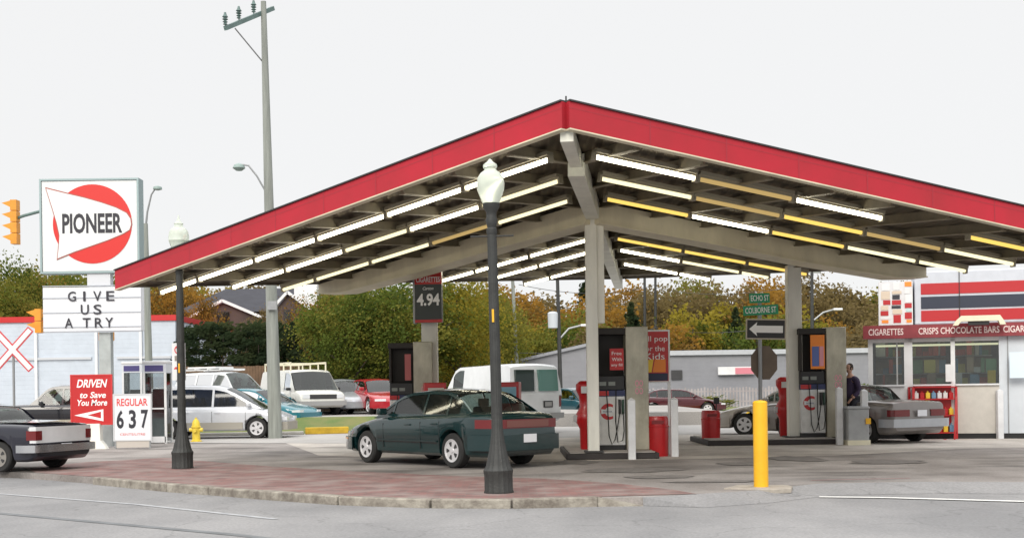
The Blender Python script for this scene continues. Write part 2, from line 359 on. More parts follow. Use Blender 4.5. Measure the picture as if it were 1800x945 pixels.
# raised car park and bank behind the street
ZP = 0.5
mb = MB(); y1, y2 = 43.5, 47.0
mb.add([(-40, y1, 0.0), (-2, y1, 0.0), (-2, y2, ZP), (-40, y2, ZP)], [(0, 1, 2, 3)]); struct(mb, 'grass_bank', grass_m)
mb = MB(); mb.box(-60, 8, y2, 80, -0.2, ZP); struct(mb, 'car_park', ground_mat('park_asphalt', (0.36, 0.34, 0.32), (0.28, 0.27, 0.26), sc=0.5))
mb = MB(); mb.add([(-2, 64, 0.03), (60, 64, 0.03), (60, 76, 0.2), (-2, 76, 0.2)], [(0, 1, 2, 3)]); struct(mb, 'grass_verge', grass_m)
oil = mat('oil_stain', (0.12, 0.11, 0.105), 0.75, var=0.5, scale=5, col2=(0.20, 0.185, 0.175))
random.seed(6)
for i, (px, py, w_, d_) in enumerate([(1110, 826, 1.1, .35), (1010, 812, .5, .4), (1165, 838, .7, .2), (1265, 846, 1.0, .12), (1400, 806, .8, .5), (1560, 812, .9, .35), (1300, 815, .6, .3)]):
    c_ = G(px, py); N_ = 16; mb = MB(); mb.add([(c_.x + w_ * math.cos(k * 6.283 / N_) * random.uniform(.55, 1), c_.y + d_ * 2.2 * math.sin(k * 6.283 / N_) * random.uniform(.55, 1), .0085 + i * .0003) for k in range(N_)], [tuple(range(N_))]); struct(mb, 'oil_stain', oil, smooth=False)
ykm = mat('yellow_kerb', (0.62, 0.40, 0.03), 0.7, var=0.3, scale=3)
def hkerb(name, a, b, m, h=0.18, w=0.25):
    mb = MB(); mb.bar((a.x, a.y, h / 2), (b.x, b.y, h / 2), w, h); return struct(mb, name, m, bevel=0.03)
hkerb('yellow_kerb', gx(537, 768, 42.5), gx(612, 764, 43), ykm, 0.24)
hkerb('street_kerb', gx(300, 770, 42), gx(534, 768, 42.4), mat('pale_kerb', (0.5, 0.48, 0.44), .8, var=.2), 0.12)
hkerb('yellow_kerb', gx(985, 745, 62), gx(1260, 728, 63.5), ykm, 0.2)
hkerb('yellow_kerb', gx(1262, 728, 63.6), gx(1500, 728, 64), ykm, 0.14)
# hillside
mb = MB(); NX, NY = 40, 8; random.seed(3)
for j in range(NY + 1):
    for i in range(NX + 1):
        x = -160 + 320 * i / NX; y = 84 + 16 * j; mb.v.append((x, y, -0.3 + 0.075 * (y - 84) + (random.uniform(-.5, .5) if j else 0)))
mb.f = [(j * (NX + 1) + i, j * (NX + 1) + i + 1, (j + 1) * (NX + 1) + i + 1, (j + 1) * (NX + 1) + i) for j in range(NY) for i in range(NX)]; mb.m = [0] * len(mb.f)
struct(mb, 'hillside', hill_m)

# ---------------------------------------------------------------- trees
def leaf_mat(name, a, b, c):
    m = bpy.data.materials.new(name); m.use_nodes = True; n = m.node_tree; bs = n.nodes['Principled BSDF']; bs.inputs['Roughness'].default_value = 0.8
    bs.inputs['Specular IOR Level'].default_value = 0.2
    at_ = n.nodes.new('ShaderNodeAttribute'); at_.attribute_name = 'tone'; oi = n.nodes.new('ShaderNodeObjectInfo')
    ma = n.nodes.new('ShaderNodeMath'); ma.operation = 'MULTIPLY_ADD'; ma.inputs[1].default_value = 0.5; n.links.new(oi.outputs['Random'], ma.inputs[0]); n.links.new(at_.outputs['Fac'], ma.inputs[2])
    rp = n.nodes.new('ShaderNodeValToRGB'); e = rp.color_ramp.elements; e[0].position = 0.1; e[1].position = 1.3 / 1.5; e[0].color = (*a, 1); e[1].color = (*c, 1)
    k = e.new(0.5); k.color = (*b, 1); n.links.new(ma.outputs[0], rp.inputs[0]); n.links.new(rp.outputs[0], bs.inputs['Base Color'])
    tr = n.nodes.new('ShaderNodeBsdfTranslucent'); n.links.new(rp.outputs[0], tr.inputs[0]); ms = n.nodes.new('ShaderNodeMixShader'); ms.inputs[0].default_value = 0.5
    n.links.new(bs.outputs[0], ms.inputs[1]); n.links.new(tr.outputs[0], ms.inputs[2]); n.links.new(ms.outputs[0], n.nodes['Material Output'].inputs[0])
    return m
LM = {'green': leaf_mat('leaf_green', (0.055, 0.085, 0.016), (0.11, 0.145, 0.022), (0.20, 0.19, 0.034)),
      'yellow': leaf_mat('leaf_yellow_green', (0.04, 0.065, 0.012), (0.12, 0.135, 0.018), (0.30, 0.24, 0.03)),
      'orange': leaf_mat('leaf_orange', (0.08, 0.055, 0.018), (0.18, 0.11, 0.028), (0.33, 0.18, 0.03)),
      'brown': leaf_mat('leaf_brown', (0.08, 0.065, 0.03), (0.15, 0.11, 0.045), (0.20, 0.15, 0.06)),
      'dark': leaf_mat('leaf_dark', (0.012, 0.024, 0.010), (0.025, 0.042, 0.016), (0.05, 0.065, 0.025))}
bark = mat('bark', (0.09, 0.07, 0.055), 0.95, var=0.4, scale=3, stretch=(3, 3, .5))
def crown_mesh(seed, n_clump, per, leaf, shape='round'):
    rnd = random.Random(seed); vs, fs, tone = [], [], []
    for c in range(n_clump):
        while True:
            p = Vector((rnd.uniform(-1, 1), rnd.uniform(-1, 1), rnd.uniform(-1, 1)))
            if 0.15 < p.length < 0.92: break
        if shape == 'cone':
            t = (c + rnd.random()) / n_clump; a = rnd.uniform(0, 6.283); rr = (1 - t) * rnd.uniform(.35, 0.95); p = Vector((rr * math.cos(a), rr * math.sin(a), -1 + 2 * t)); cr = 0.16 * (1.2 - t)
        elif shape == 'box':
            p = Vector((rnd.uniform(-1, 1), rnd.uniform(-1, 1), rnd.uniform(-1, .95))); cr = 0.10
        else:
            p *= 1 - 0.12 * rnd.random(); cr = rnd.uniform(0.16, 0.30)
        tn = rnd.random()
        for k in range(per):
            q = p + Vector((rnd.gauss(0, 1), rnd.gauss(0, 1), rnd.gauss(0, .8))) * cr * 0.55
            s = leaf * rnd.uniform(0.6, 1.3); a = Vector((rnd.gauss(0, 1), rnd.gauss(0, 1), rnd.gauss(0, 1))).normalized(); b = a.orthogonal().normalized(); d = a.cross(b)
            o = len(vs); vs += [q + b * s, q + d * s * .7, q - b * s, q - d * s * .7]; fs.append((o, o + 1, o + 2, o + 3)); tone.append(min(1, max(0, tn * .9 + rnd.uniform(0, .1))))
    me = bpy.data.meshes.new('crown'); me.from_pydata([tuple(v) for v in vs], [], fs); me.update()
    at_ = me.attributes.new('tone', 'FLOAT', 'FACE'); at_.data.foreach_set('value', tone); return me
def trunk_mesh(seed, h, r, crown_r, crown_h, z0):
    rnd = random.Random(seed); mb = MB(); zt = z0 + crown_h * 0.75
    mb.tube([(0, 0, -0.3), (rnd.uniform(-.1, .1), 0, z0 * .6), (rnd.uniform(-.25, .25), rnd.uniform(-.2, .2), zt * .7), (rnd.uniform(-.4, .4), 0, zt)], [r * 1.25, r, r * .6, r * .12], 8)
    for i in range(7):
        a = rnd.uniform(0, 6.28); z = z0 + crown_h * rnd.uniform(-.05, .5); l = crown_r * rnd.uniform(.5, .85)
        mb.tube([(0, 0, z), (math.cos(a) * l * .5, math.sin(a) * l * .5, z + l * .35), (math.cos(a) * l, math.sin(a) * l, z + l * .6)], [r * .45, r * .25, r * .06], 6)
    return mb
PROTO = {}
def crown_proto(kind, big, var):
    key = (kind, big, var)
    if key not in PROTO:
        shape = 'cone' if kind == 'dark' else 'round'
        me = crown_mesh(hash((kind == 'dark', big, var)) % 1000 + var, 150 if big else 85, 110 if big else 50, 0.024 if big else 0.045, shape); me.materials.append(LM[kind]); PROTO[key] = me
    return PROTO[key]
def tree(loc, h, w, kind, label, name='tree', z0=None, big=False, var=0, group=None, cat='tree'):
    z0 = h * 0.22 if z0 is None else z0; ch = h - z0
    t = thing(name, label, cat, loc, random.uniform(0, 6.28), group)
    trunk_mesh(var * 7 + int(w * 10), h, h * 0.022 + .04, w / 2, ch, z0).build('trunk', bark, t)
    c = bpy.data.objects.new('crown', crown_proto(kind, big, var)); C.collection.objects.link(c); c.parent = t
    c.location = (0, 0, z0 + ch / 2); c.scale = (w / 2, w / 2, ch / 2); return t
random.seed(11)
words = {'green': 'green', 'yellow': 'yellow-green', 'orange': 'orange', 'brown': 'russet brown', 'dark': 'dark evergreen'}
# anchors: (px, py_top, depth, width m, kind, where)
near = [(-20, 470, 74, 7, 'green', 'at the left edge of the photo, behind the white building'), (30, 440, 78, 6.5, 'green', 'behind the crossing sign, beyond the flat red-trimmed building'),
 (105, 462, 84, 8, 'green', 'filling the gap under the left part of the pylon sign'), (200, 474, 86, 8, 'green', 'showing between pylon sign and reader board beside the street light pole'),
 (305, 470, 80, 6, 'orange', 'behind the left lamp post, next to the brown house'), (350, 512, 71, 3.6, 'orange', 'in front of the brown house roof, right of the left lamp post'), (468, 532, 70, 3.0, 'brown', 'in front of the brown house beside the utility pole'), (78, 468, 82, 5, 'orange', 'at the left side of the pylon sign, above the red roof band'),
 (575, 500, 66, 5, 'orange', 'to the right of the white gable, just under the beam end'), (612, 500, 58, 5.5, 'green', 'behind the white ladder-rack van'),
 (690, 474, 60, 8.0, 'green', 'behind the red car, beside the cigarette price column'), (800, 474, 62, 6.5, 'yellow', 'just right of the cigarette price column'),
 (860, 505, 72, 5, 'green', 'directly behind the near lamp post shaft')]
for i, (px, py, Y, w, kd, where) in enumerate(near):
    p = at(px, py, Y); base = ZP if 47 < Y < 80 and p.x < 8 else 0
    h = p.z - base; tree((p.x, Y, base), h, w, kd, words[kd] + ' tree ' + where, big=True, var=i % 3, z0=h * (0.12 if kd != 'dark' else .05), group='garden trees behind the car park')
# wooded hillside: rows of trees on the slope
prev = {}
rows = [(96, 548, 36, 6.5, 0.0), (116, 512, 34, 8.0, 0.5), (140, 488, 32, 9.5, 0.25)]
allt = []
for r_, (Y0, top, n_, w0, off) in enumerate(rows):
    for i in range(n_):
        px = -90 + (i + off) * 2060 / n_ + random.uniform(-14, 14); Y = Y0 + random.uniform(-5, 5)
        tp = top + random.uniform(-16, 20)
        if px < 300: tp -= 20
        if 1180 < px < 1420 and r_ == 2: tp -= 10
        if 930 < px < 1010 and r_ > 0: tp += 30
        if 1430 < px < 1560 and r_ == 2: tp += 6
        p = at(px, tp, Y); zb = -0.3 + 0.075 * (Y - 84); h = p.z - zb
        kd = random.choices(['green', 'yellow', 'orange', 'brown', 'dark'], [3, 3, 3, 4, 1.2] if px > 880 else [4, 4, 1.5, 2, 2])[0]
        allt.append((px, r_, p, zb, h, kd, w0 * random.uniform(.8, 1.2)))
allt.sort(key=lambda a: (a[1], a[0]))
rown = ['lowest', 'middle', 'highest']; cnt = {}
ordn = ['first', 'second', 'third', 'fourth', 'fifth', 'sixth', 'seventh', 'eighth', 'ninth', 'tenth', 'eleventh', 'twelfth', 'thirteenth', 'fourteenth', 'fifteenth', 'sixteenth', 'seventeenth', 'eighteenth']
for px, r_, p, zb, h, kd, w in allt:
    k = cnt.get((r_, kd), 0); cnt[(r_, kd)] = k + 1
    tree((p.x, p.y, zb), h, w, kd, f'{ordn[k]} {words[kd]} tree from the left, {rown[r_]} row of the hillside wood', name='hill_tree', var=k % 2, z0=h * .06, group='autumn trees on the hillside')
# hedge under the house
def hedge(name, label, x0, x1, y0, y1, z0, z1, kind='dark', seed=4, n=420):
    t = thing(name, label, 'hedge', ((x0 + x1) / 2, (y0 + y1) / 2, z0))
    me = crown_mesh(seed, n, 55, 0.036, 'box'); me.materials.append(LM[kind]); o = bpy.data.objects.new('foliage', me); C.collection.objects.link(o); o.parent = t
    o.location = (0, 0, (z1 - z0) / 2); o.scale = ((x1 - x0) / 2, (y1 - y0) / 2, (z1 - z0) / 2)
    mb = MB(); random.seed(seed)
    for i in range(12): x = (x1 - x0) * (i / 11 - .5) * .95; mb.tube([(x, 0, 0), (x + .1, 0, (z1 - z0) * .85)], [.05, .02], 6)
    mb.build('stem', bark, t); return t
a, b = at(318, 600, 62), at(560, 568, 62)
hedge('hedge', 'tall dark clipped hedge below the brown house, left of the yellow-green trees', a.x, b.x, 61.3, 63.2, ZP, 5.0)

# ---------------------------------------------------------------- background buildings
def siding(name, col, pitch=0.25, vertical=False):
    m = mat(name, col, 0.6, var=0.1, scale=1.5); n = m.node_tree; b = n.nodes['Principled BSDF']
    tcn = n.nodes.new('ShaderNodeTexCoord'); w = n.nodes.new('ShaderNodeTexWave'); w.bands_direction = 'X' if vertical else 'Z'; w.wave_profile = 'SAW'; w.inputs['Scale'].default_value = 0.314 / pitch / 1.0 * 1.0
    n.links.new(tcn.outputs['Object'], w.inputs['Vector']); bp = n.nodes.new('ShaderNodeBump'); bp.inputs['Strength'].default_value = 0.8; bp.inputs['Distance'].default_value = 0.03
    n.links.new(w.outputs[0], bp.inputs['Height']); n.links.new(bp.outputs[0], b.inputs['Normal']); return m
sid_w = siding('white_siding', (0.56, 0.62, 0.70), 0.22)
t = thing('flat_building', 'long white corrugated building with a red roof band behind the pylon sign', 'building', (0, 0, 0))
a, b = at(-120, 560, 62), at(308, 553, 62)
MB().box(a.x, b.x, 62, 76, 0, b.z - 0.28).build('wall', sid_w, t)
MB().box(a.x - .1, b.x + .05, 61.9, 76.1, b.z - 0.28, b.z).build('fascia', red, t)
mb = MB()
for px in (62, 168, 246): p = at(px, 600, 62); mb.box(p.x, p.x + .12, 61.86, 62, 0, b.z - .45)
mb.build('downpipe', white, t)
p, q = at(205, 612, 61.9), at(300, 612, 61.9); 
for u0, u1 in ((at(0, 612, 61.9).x, at(160, 612, 61.9).x), (p.x, q.x)): MB().box(u0, u1, 61.9, 62, 3.2, 3.32).build('rail', mat('trim_grey', (0.5, 0.52, 0.55), .6), t)
t = thing('warehouse', 'long low grey warehouse at the foot of the hill behind the pumps', 'building', (0, 0, 0))
a, b = at(900, 640, 80), at(1620, 614, 80)
ztop = at(1330, 614, 80).z
grey_sid = siding('grey_siding', (0.26, 0.265, 0.29), 0.3); grey_roof = mat('grey_roof', (0.30, 0.31, 0.34), .7, var=.12)
MB().box(at(1055, 640, 80).x, b.x, 80, 92, 0, ztop - .3).build('wall', grey_sid, t)
MB().box(at(1050, 640, 80).x, b.x + .2, 79.8, 92.2, ztop - .3, ztop).build('roof', mat('pale_roof_edge', (0.45, 0.47, 0.5), .6, var=.1), t)
for px in (1180, 1395, 1450): p = at(px, 650, 79.9); MB().box(p.x, p.x + .7, 79.9, 80, 1.9, 2.5).build('vent_panel', dark_grey, t)
p, q = at(1262, 650, 79.8), at(1325, 650, 79.8); MB().box(p.x, q.x, 79.7, 79.9, at(1290, 658, 79.8).z, at(1290, 644, 79.8).z).build('sign_panel', white, t)
MB().box(at(1292, 650, 79.8).x, at(1326, 650, 79.8).x, 79.66, 79.7, at(1290, 657, 79.8).z, at(1290, 646, 79.8).z).build('sign_stripe', mat('pink', (0.6, 0.2, 0.25), .5), t)
t = thing('shed_building', 'grey gable-roofed shed behind the white panel van', 'building', (0, 0, 0))
v0, v1, v2 = at(900, 640, 74), at(1053, 604, 74), at(1053, 690, 74)
mb = MB(); mb.prism([(v0.x, 0), (v1.x - .2, 0), (v1.x - .2, v1.z), (v0.x, v0.z)], 74, 84); mb.build('wall', grey_sid, t)
MB().prism([(v0.x - .2, v0.z), (v1.x - .1, v1.z), (v1.x - .1, v1.z + .18), (v0.x - .2, v0.z + .18)], 73.8, 84.2).build('roof', grey_roof, t)
# brown house with dormers
t = thing('house', 'brown house with dark gabled roofs and white trim above the dark hedge', 'house', (0, 0, 0))
Yh = 76; brown = mat('house_brown', (0.085, 0.055, 0.048), .8, var=.3, scale=1); rf = mat('slate_roof', (0.035, 0.036, 0.048), .8, var=.3, scale=2)
def P2(px, py, Y=Yh): p = at(px, py, Y); return (p.x, p.z)
x0, x1 = P2(322, 600)[0], P2(560, 600)[0]
MB().box(x0, x1, Yh, Yh + 9, 0, P2(400, 548)[1]).build('wall', brown, t)
mb = MB(); e0, e1 = P2(322, 550), P2(560, 545); rz = P2(400, 497)[1]
mb.add([(x0 - .4, Yh - .5, e0[1]), (x1 + .3, Yh - .5, e0[1]), (x1 - 1.2, Yh + 4.5, rz), (x0 + 1.6, Yh + 4.5, rz), (x0 - .4, Yh + 9.5, e0[1]), (x1 + .3, Yh + 9.5, e0[1])], [(0, 1, 2, 3), (3, 2, 5, 4), (0, 3, 4), (1, 5, 2), (0, 4, 5, 1)])
mb.build('roof', rf, t, smooth=False)
def gable(pxl, pxm, pxr, pyb, pyt, Y, wallm):
    g = MB(); l, mm, r = P2(pxl, pyb, Y), P2(pxm, pyt, Y), P2(pxr, pyb, Y)
    g.prism([l, mm, r, (r[0], l[1] - 1.2), (l[0], l[1] - 1.2)], Y, Y + 2.5); wall = g.build('gable', wallm, t)
    g = MB(); g.bar((l[0] - .3, Y - .1, l[1] - .05), (mm[0], Y - .1, mm[1] + .12), .35, .16); g.bar((mm[0], Y - .1, mm[1] + .12), (r[0] + .3, Y - .1, r[1] - .05), .35, .16); g.build('bargeboard', white, wall)
    g = MB(); w = (r[0] - l[0]) * .1; g.box(mm[0] - w, mm[0] + w, Y - .05, Y, l[1] - .6, l[1] + .25); g.build('window', pane_glass, wall)
gable(478, 506, 552, 552, 517, Yh - 1.0, brown)
gable(344, 392, 452, 556, 532, Yh - 1.2, brown)
p = at(545, 505, Yh + 1); MB().box(p.x - .9, p.x + .5, Yh + .5, Yh + 1.5, p.z - 1.2, p.z + .3).build('dormer', white, t)
p = at(505, 470, Yh + 4); MB().box(at(365, 553, Yh - .7).x, at(470, 553, Yh - .7).x, Yh - .8, Yh - .6, P2(400, 559)[1], P2(400, 556)[1]).build('gutter', white, t)
# brown board fence behind the parked vans
t = thing('board_fence', 'brown board fence below the hedge behind the parked white vehicles', 'fence', (0, 0, 0))
a, b = at(318, 640, 60), at(700, 645, 60); mb = MB(); random.seed(2)
x = a.x
while x < b.x: mb.box(x, x + .13, 60.4, 60.43, ZP, at(400, 643, 60).z + random.uniform(-.02, .02)); x += .14
mb.build('boards', mat('fence_wood', (0.16, 0.10, 0.06), .9, var=.35, scale=2), t)
mb = MB()
for i in range(8): x = a.x + (b.x - a.x) * i / 7; mb.box(x - .05, x + .05, 60.43, 60.53, ZP, 2.75)
mb.build('post', mat('fence_wood', (0.16, 0.10, 0.06)), t)
# low picket fence before the warehouse
t = thing('picket_fence', 'low pale picket fence on the verge in front of the warehouse', 'fence', (0, 0, 0)); mb = MB(); mp2 = MB(); random.seed(8)
a, b = at(1130, 700, 74).x, at(1560, 700, 74).x; x = a
while x < b: mb.box(x, x + .10, 74, 74.03, .2, 1.35 + random.uniform(-.06, .06)); x += .19
for z in (.5, 1.1): mb.box(a, b, 74.03, 74.07, z, z + .08)
mb.build('pickets', mat('picket', (0.42, 0.38, 0.40), .8, var=.35, scale=1.2), t)
def shrub(px, py, Y, w, h, kind, label, seed, base=0.0):
    p = gx(px, py, Y, base); t = thing('shrub', label, 'shrub', p, 0, None)
    me = crown_mesh(seed, 40, 40, 0.06); me.materials.append(LM[kind]); o = bpy.data.objects.new('foliage', me); C.collection.objects.link(o); o.parent = t
    o.location = (0, 0, h * .5); o.scale = (w / 2, w / 2, h / 2)
    mb = MB()
    for i in range(4): mb.tube([(0, 0, -.05), (.15 * math.cos(i * 1.6), .15 * math.sin(i * 1.6), h * .7)], [.03, .01], 5)
    mb.build('stem', bark, t)
shrub(1500, 715, 70, 3.0, 1.5, 'green', 'low green shrub on the verge just behind the man at the pump', 21)
shrub(1240, 715, 69, 3.4, 1.0, 'green', 'low green shrub in front of the picket fence above the small red bin', 22)
shrub(1400, 715, 70, 3.2, 1.2, 'green', 'low green shrub on the verge behind the beige car', 23)
shrub(1006, 725, 58, 1.4, 1.5, 'orange', 'orange and green shrub between the panel van and the first pump column', 24)

# ---------------------------------------------------------------- poles and wires
def pole_thing(name, label, cat, base, top, r0, r1, m, group=None):
    base, top = Vector(base), Vector(top); t = thing(name, label, cat, base, 0, group)
    MB().tube([(0, 0, -.1), (top - base) * .5, top - base], [r0, (r0 + r1) / 2, r1], 14).build('pole', m, t); return t, base
Yu = 39.4; base = gx(484, 771, Yu); top = at(463, 3, Yu)
t, o_ = pole_thing('utility_pole', 'tall weathered utility pole with three insulators rising behind the canopy', 'utility pole', base, top, 0.225, 0.085, wood_pole)
def rel(px, py, Y=Yu): return at(px, py, Y) - base
arm = MB(); arm.bar(rel(396, 50, Yu - 1.6), rel(480, 15, Yu + .6), .11, .13); arm.build('crossarm', green_metal, t)
MB().tube([rel(413, 50, Yu - 1.1), rel(461, 108)], .022, 6).build('brace', grey_metal, t)
for px, py, dy in ((396, 50, -1.6), (420, 39, -1.0), (446, 28, -.3)):
    p = rel(px, py, Yu + dy); s = MB(); s.lathe([(.02, 0), (.02, .1), (.07, .12), (.03, .16), (.08, .19), (.03, .23), (.09, .27), (.04, .31), (.09, .34), (.05, .40), (.03, .48)], 12, p); s.build('insulator', green_metal, t)
MB().tube([rel(466, 335), rel(452, 310), rel(437, 291), rel(425, 289)], .028, 8).build('lamp_arm', grey_metal, t)
s = MB(); p = rel(420, 292); s.lathe([(.10, -.14), (.2, -.06), (.16, .03), (.04, .09)], 12, p); s.build('lamp_head', mat('lamp_head', (0.25, 0.33, 0.31), .5), t)
MB().box(rel(472, 480).x + .0, rel(497, 480).x - .15, -.3, -.24, rel(484, 545).z, rel(484, 530).z).build('notice', grey_metal, t)
# street light left of the canopy tip
Y = 50; base = gx(263, 640, Y); t, _ = pole_thing('street_light', 'slim grey street light pole with curved arm right of the pylon sign', 'street light', base, at(255, 393, Y), .17, .11, wood_pole)
MB().tube([at(256, 400, Y) - base, at(259, 372, Y) - base, at(266, 342, Y) - base, at(274, 330, Y) - base], [.05, .04, .035, .03], 8).build('arm', grey_metal, t)
s = MB(); p = at(277, 331, Y) - base; s.lathe([(.06, -.08), (.18, -.04), (.17, .05), (.05, .1)], 12, p); s.build('lamp_head', mat('lamp_head', (.2, .3, .28)), t)
# far poles
def far_pole(pxb, pxt, pyt, Y, label, r=.13, m=None, base_z=0, arm=None, box=None):
    base = gx(pxb, 690, Y, base_z); t, _ = pole_thing('utility_pole', label, 'utility pole', base, at(pxt, pyt, Y), r, r * .7, m or wood_pole, 'utility poles along the back street')
    if arm:
        a, b, c = arm; MB().tube([at(*a, Y) - base, at(*b, Y) - base, at(*c, Y) - base], .05, 8).build('lamp_arm', grey_metal, t)
        s = MB(); q = at(*c, Y) - base; s.box(q.x - .1, q.x + .4, q.y - .12, q.y + .12, q.z - .07, q.z + .05); s.build('lamp_head', white, t, bevel=.03)
    if box:
        q = at(*box, Y) - base; MB().lathe([(.02, -.45), (.26, -.42), (.28, .35), (.2, .42), (.02, .45)], 14, q).build('transformer', mat('transformer', (.5, .54, .58), .5), t)
    MB().bar(at(pxt - 16, pyt + 16, Y) - base, at(pxt + 16, pyt + 16, Y) - base, .1, .1).build('crossarm', wood_pole, t); return t
far_pole(912, 900, 470, 72, 'leaning bare wooden pole right of the near lamp post', .13)
far_pole(986, 979, 455, 66, 'dark pole carrying a pale transformer and a curved street lamp', .12, iron, 0, ((984, 595), (1000, 577), (1024, 571)), (972, 562))
far_pole(1134, 1133, 470, 100, 'left one of two slim dark poles above the advertising board', .14, iron)
far_pole(1152, 1152, 468, 103, 'right one of two slim dark poles above the advertising board', .14, iron)
far_pole(1428, 1427, 462, 70, 'dark pole with a sloping street lamp arm above the second pump', .12, iron, 0, ((1431, 562), (1447, 549), (1468, 543)))
for i, (a, b, c, lab) in enumerate([((912, 500), (1045, 520), (1152, 500), 'upper thin cable sagging between the far poles behind the first column'), ((1152, 505), (1290, 532), (1428, 497), 'upper thin cable sagging between the far poles behind the street name signs'),
    ((912, 620), (990, 590), (1152, 575), 'lower thin cable rising behind the first pump'), ((1152, 575), (1300, 572), (1428, 560), 'lower thin cable behind the one-way sign')]):
    pa, pb, pc = at(*a, 71), at(*b, 85), at(*c, 100 if i % 2 == 0 else 70); 
    if i % 2: pa = at(*a, 102)
    pts = [pa.lerp(pc, k / 12) + Vector((0, 0, -4 * (k / 12) * (1 - k / 12) * .6)) for k in range(13)]
    tag(MB().tube(pts, .018, 5).build('overhead_cable', black), lab, 'cable', 'overhead cables')

# ---------------------------------------------------------------- canopy
def V(*a): return Vector(a)
ZU = 5.15
P_ = V(.83, 17.9, ZU); L_ = V(-7.97, 25.5, 3.58); R_ = V(11.66, 22.5, 3.59); B_ = V(3.75, 43.3, ZU)
TH = 0.38
canopy = thing('canopy', 'huge folded station canopy with red fascia over the fuel pumps', 'canopy', (0, 0, 0))
deck_m = mat('roof_deck', (0.12, 0.095, 0.060), 0.85, var=0.35, scale=1.2)
n = deck_m.node_tree; b = n.nodes['Principled BSDF']
tcn = n.nodes.new('ShaderNodeTexCoord'); wv = n.nodes.new('ShaderNodeTexWave'); wv.inputs['Scale'].default_value = 1.3; wv.bands_direction = 'X'
mpn = n.nodes.new('ShaderNodeMapping'); mpn.inputs['Rotation'].default_value = (0, 0, R(0)); n.links.new(tcn.outputs['Object'], mpn.inputs[0]); n.links.new(mpn.outputs[0], wv.inputs[0])
bpn = n.nodes.new('ShaderNodeBump'); bpn.inputs['Distance'].default_value = .08; bpn.inputs['Strength'].default_value = 1; n.links.new(wv.outputs[0], bpn.inputs['Height']); n.links.new(bpn.outputs[0], b.inputs['Normal'])
up = V(0, 0, 1)
for tri in ((P_, L_, B_), (P_, B_, R_)):
    mb = MB(); lo = [p + up * .10 for p in tri]; hi = [p + up * (TH - .06) for p in tri]
    mb.add(lo + hi, [(2, 1, 0), (3, 4, 5), (0, 1, 4, 3), (1, 2, 5, 4), (2, 0, 3, 5)]); mb.build('roof', deck_m, canopy, smooth=False)
# fascia: one folded board per edge
def board(name, a, b, out, w=.10, h=TH, m=fascia_red, z=0):
    mb = MB(); a, b = a + up * z, b + up * z
    mb.add([a, b, b + out * w, a + out * w, a + up * h, b + up * h, b + out * w + up * h, a + out * w + up * h], [(0, 3, 2, 1), (4, 5, 6, 7), (0, 1, 5, 4), (2, 3, 7, 6), (1, 2, 6, 5), (0, 4, 7, 3)])
    if name == 'fascia' and w > .08:      # folded sheet joints and a pressed crease
        n_ = int((b - a).length / 1.25)
        for i in range(1, n_):
            p = a.lerp(b, i / n_) + out * (w + .003); d = (b - a).normalized() * .012; o = len(mb.v)
            mb.add([p - d, p + d, p + d + up * h * .98, p - d + up * h * .98], [(0, 1, 2, 3)], 1)
        p, q = a + out * (w + .002) + up * h * .74, b + out * (w + .002) + up * h * .74; mb.add([p, q, q + up * .014, p + up * .014], [(0, 1, 2, 3)], 1)
        return mb.build(name, [m, mat('fascia_seam', (.33, .018, .03), .6)], canopy, smooth=False)
    return mb.build(name, m, canopy, smooth=False)
def outn(a, b, c):
    d = (b - a).xy; nn = Vector((d.y, -d.x, 0)).normalized()
    return nn if nn.dot((a - c)) > 0 else -nn
ctr = (P_ + L_ + R_ + B_) / 4
for a, b in ((P_, L_), (P_, R_)):
    f = board('fascia', a, b, outn(a, b, ctr)); f['label'] = 'broad red fascia board of the ' + ('left' if b is L_ else 'right') + ' front edge'
    board('trim', a - outn(a, b, ctr) * .02, b - outn(a, b, ctr) * .02, outn(a, b, ctr), .14, .02, beige, z=-.024)
    board('flashing', a, b, outn(a, b, ctr), .13, .022, dark_grey, z=TH + .002)
for a, b in ((L_, B_), (R_, B_)): board('fascia', a, b, outn(a, b, ctr), .06, .3, mat('dark_fascia', (.10, .08, .06), .7), z=.04)
MB().tube([P_ + V(0, 0, TH), P_ + V(0, 0, TH + .09)], .012, 6).build('finial', black, canopy)
# purlins across each wing, parallel to the back edge
pur = mat('purlin', (0.21, 0.175, 0.115), .6, var=.25)
for W_ in (L_, R_):
    for u in (.1, .2, .3, .4, .5, .6, .7, .8, .9):
        a = P_.lerp(W_, u); b = P_.lerp(B_, u); d = (b - a).normalized(); a += d * .12; b -= d * .12
        mb = MB(); mb.bar(a + up * .03, b + up * .03, .05, .16); mb.bar(a - up * .055, b - up * .055, .14, .02); mb.build('purlin', pur, canopy, smooth=False)
# conduits that carry the tube lights
# ridge beam: white box, thin first then deeper
rm = mat('ridge_white', (0.68, 0.68, 0.60), .5, var=.2, scale=2)
q = P_.lerp(B_, .085)
MB().bar(P_ + (B_ - P_).normalized() * .05 - up * .06, q - up * .06, .19, .22).build('ridge_beam', rm, canopy)
MB().bar(q - up * .13, P_.lerp(B_, .995) - up * .13, .27, .36).build('ridge_beam', rm, canopy)
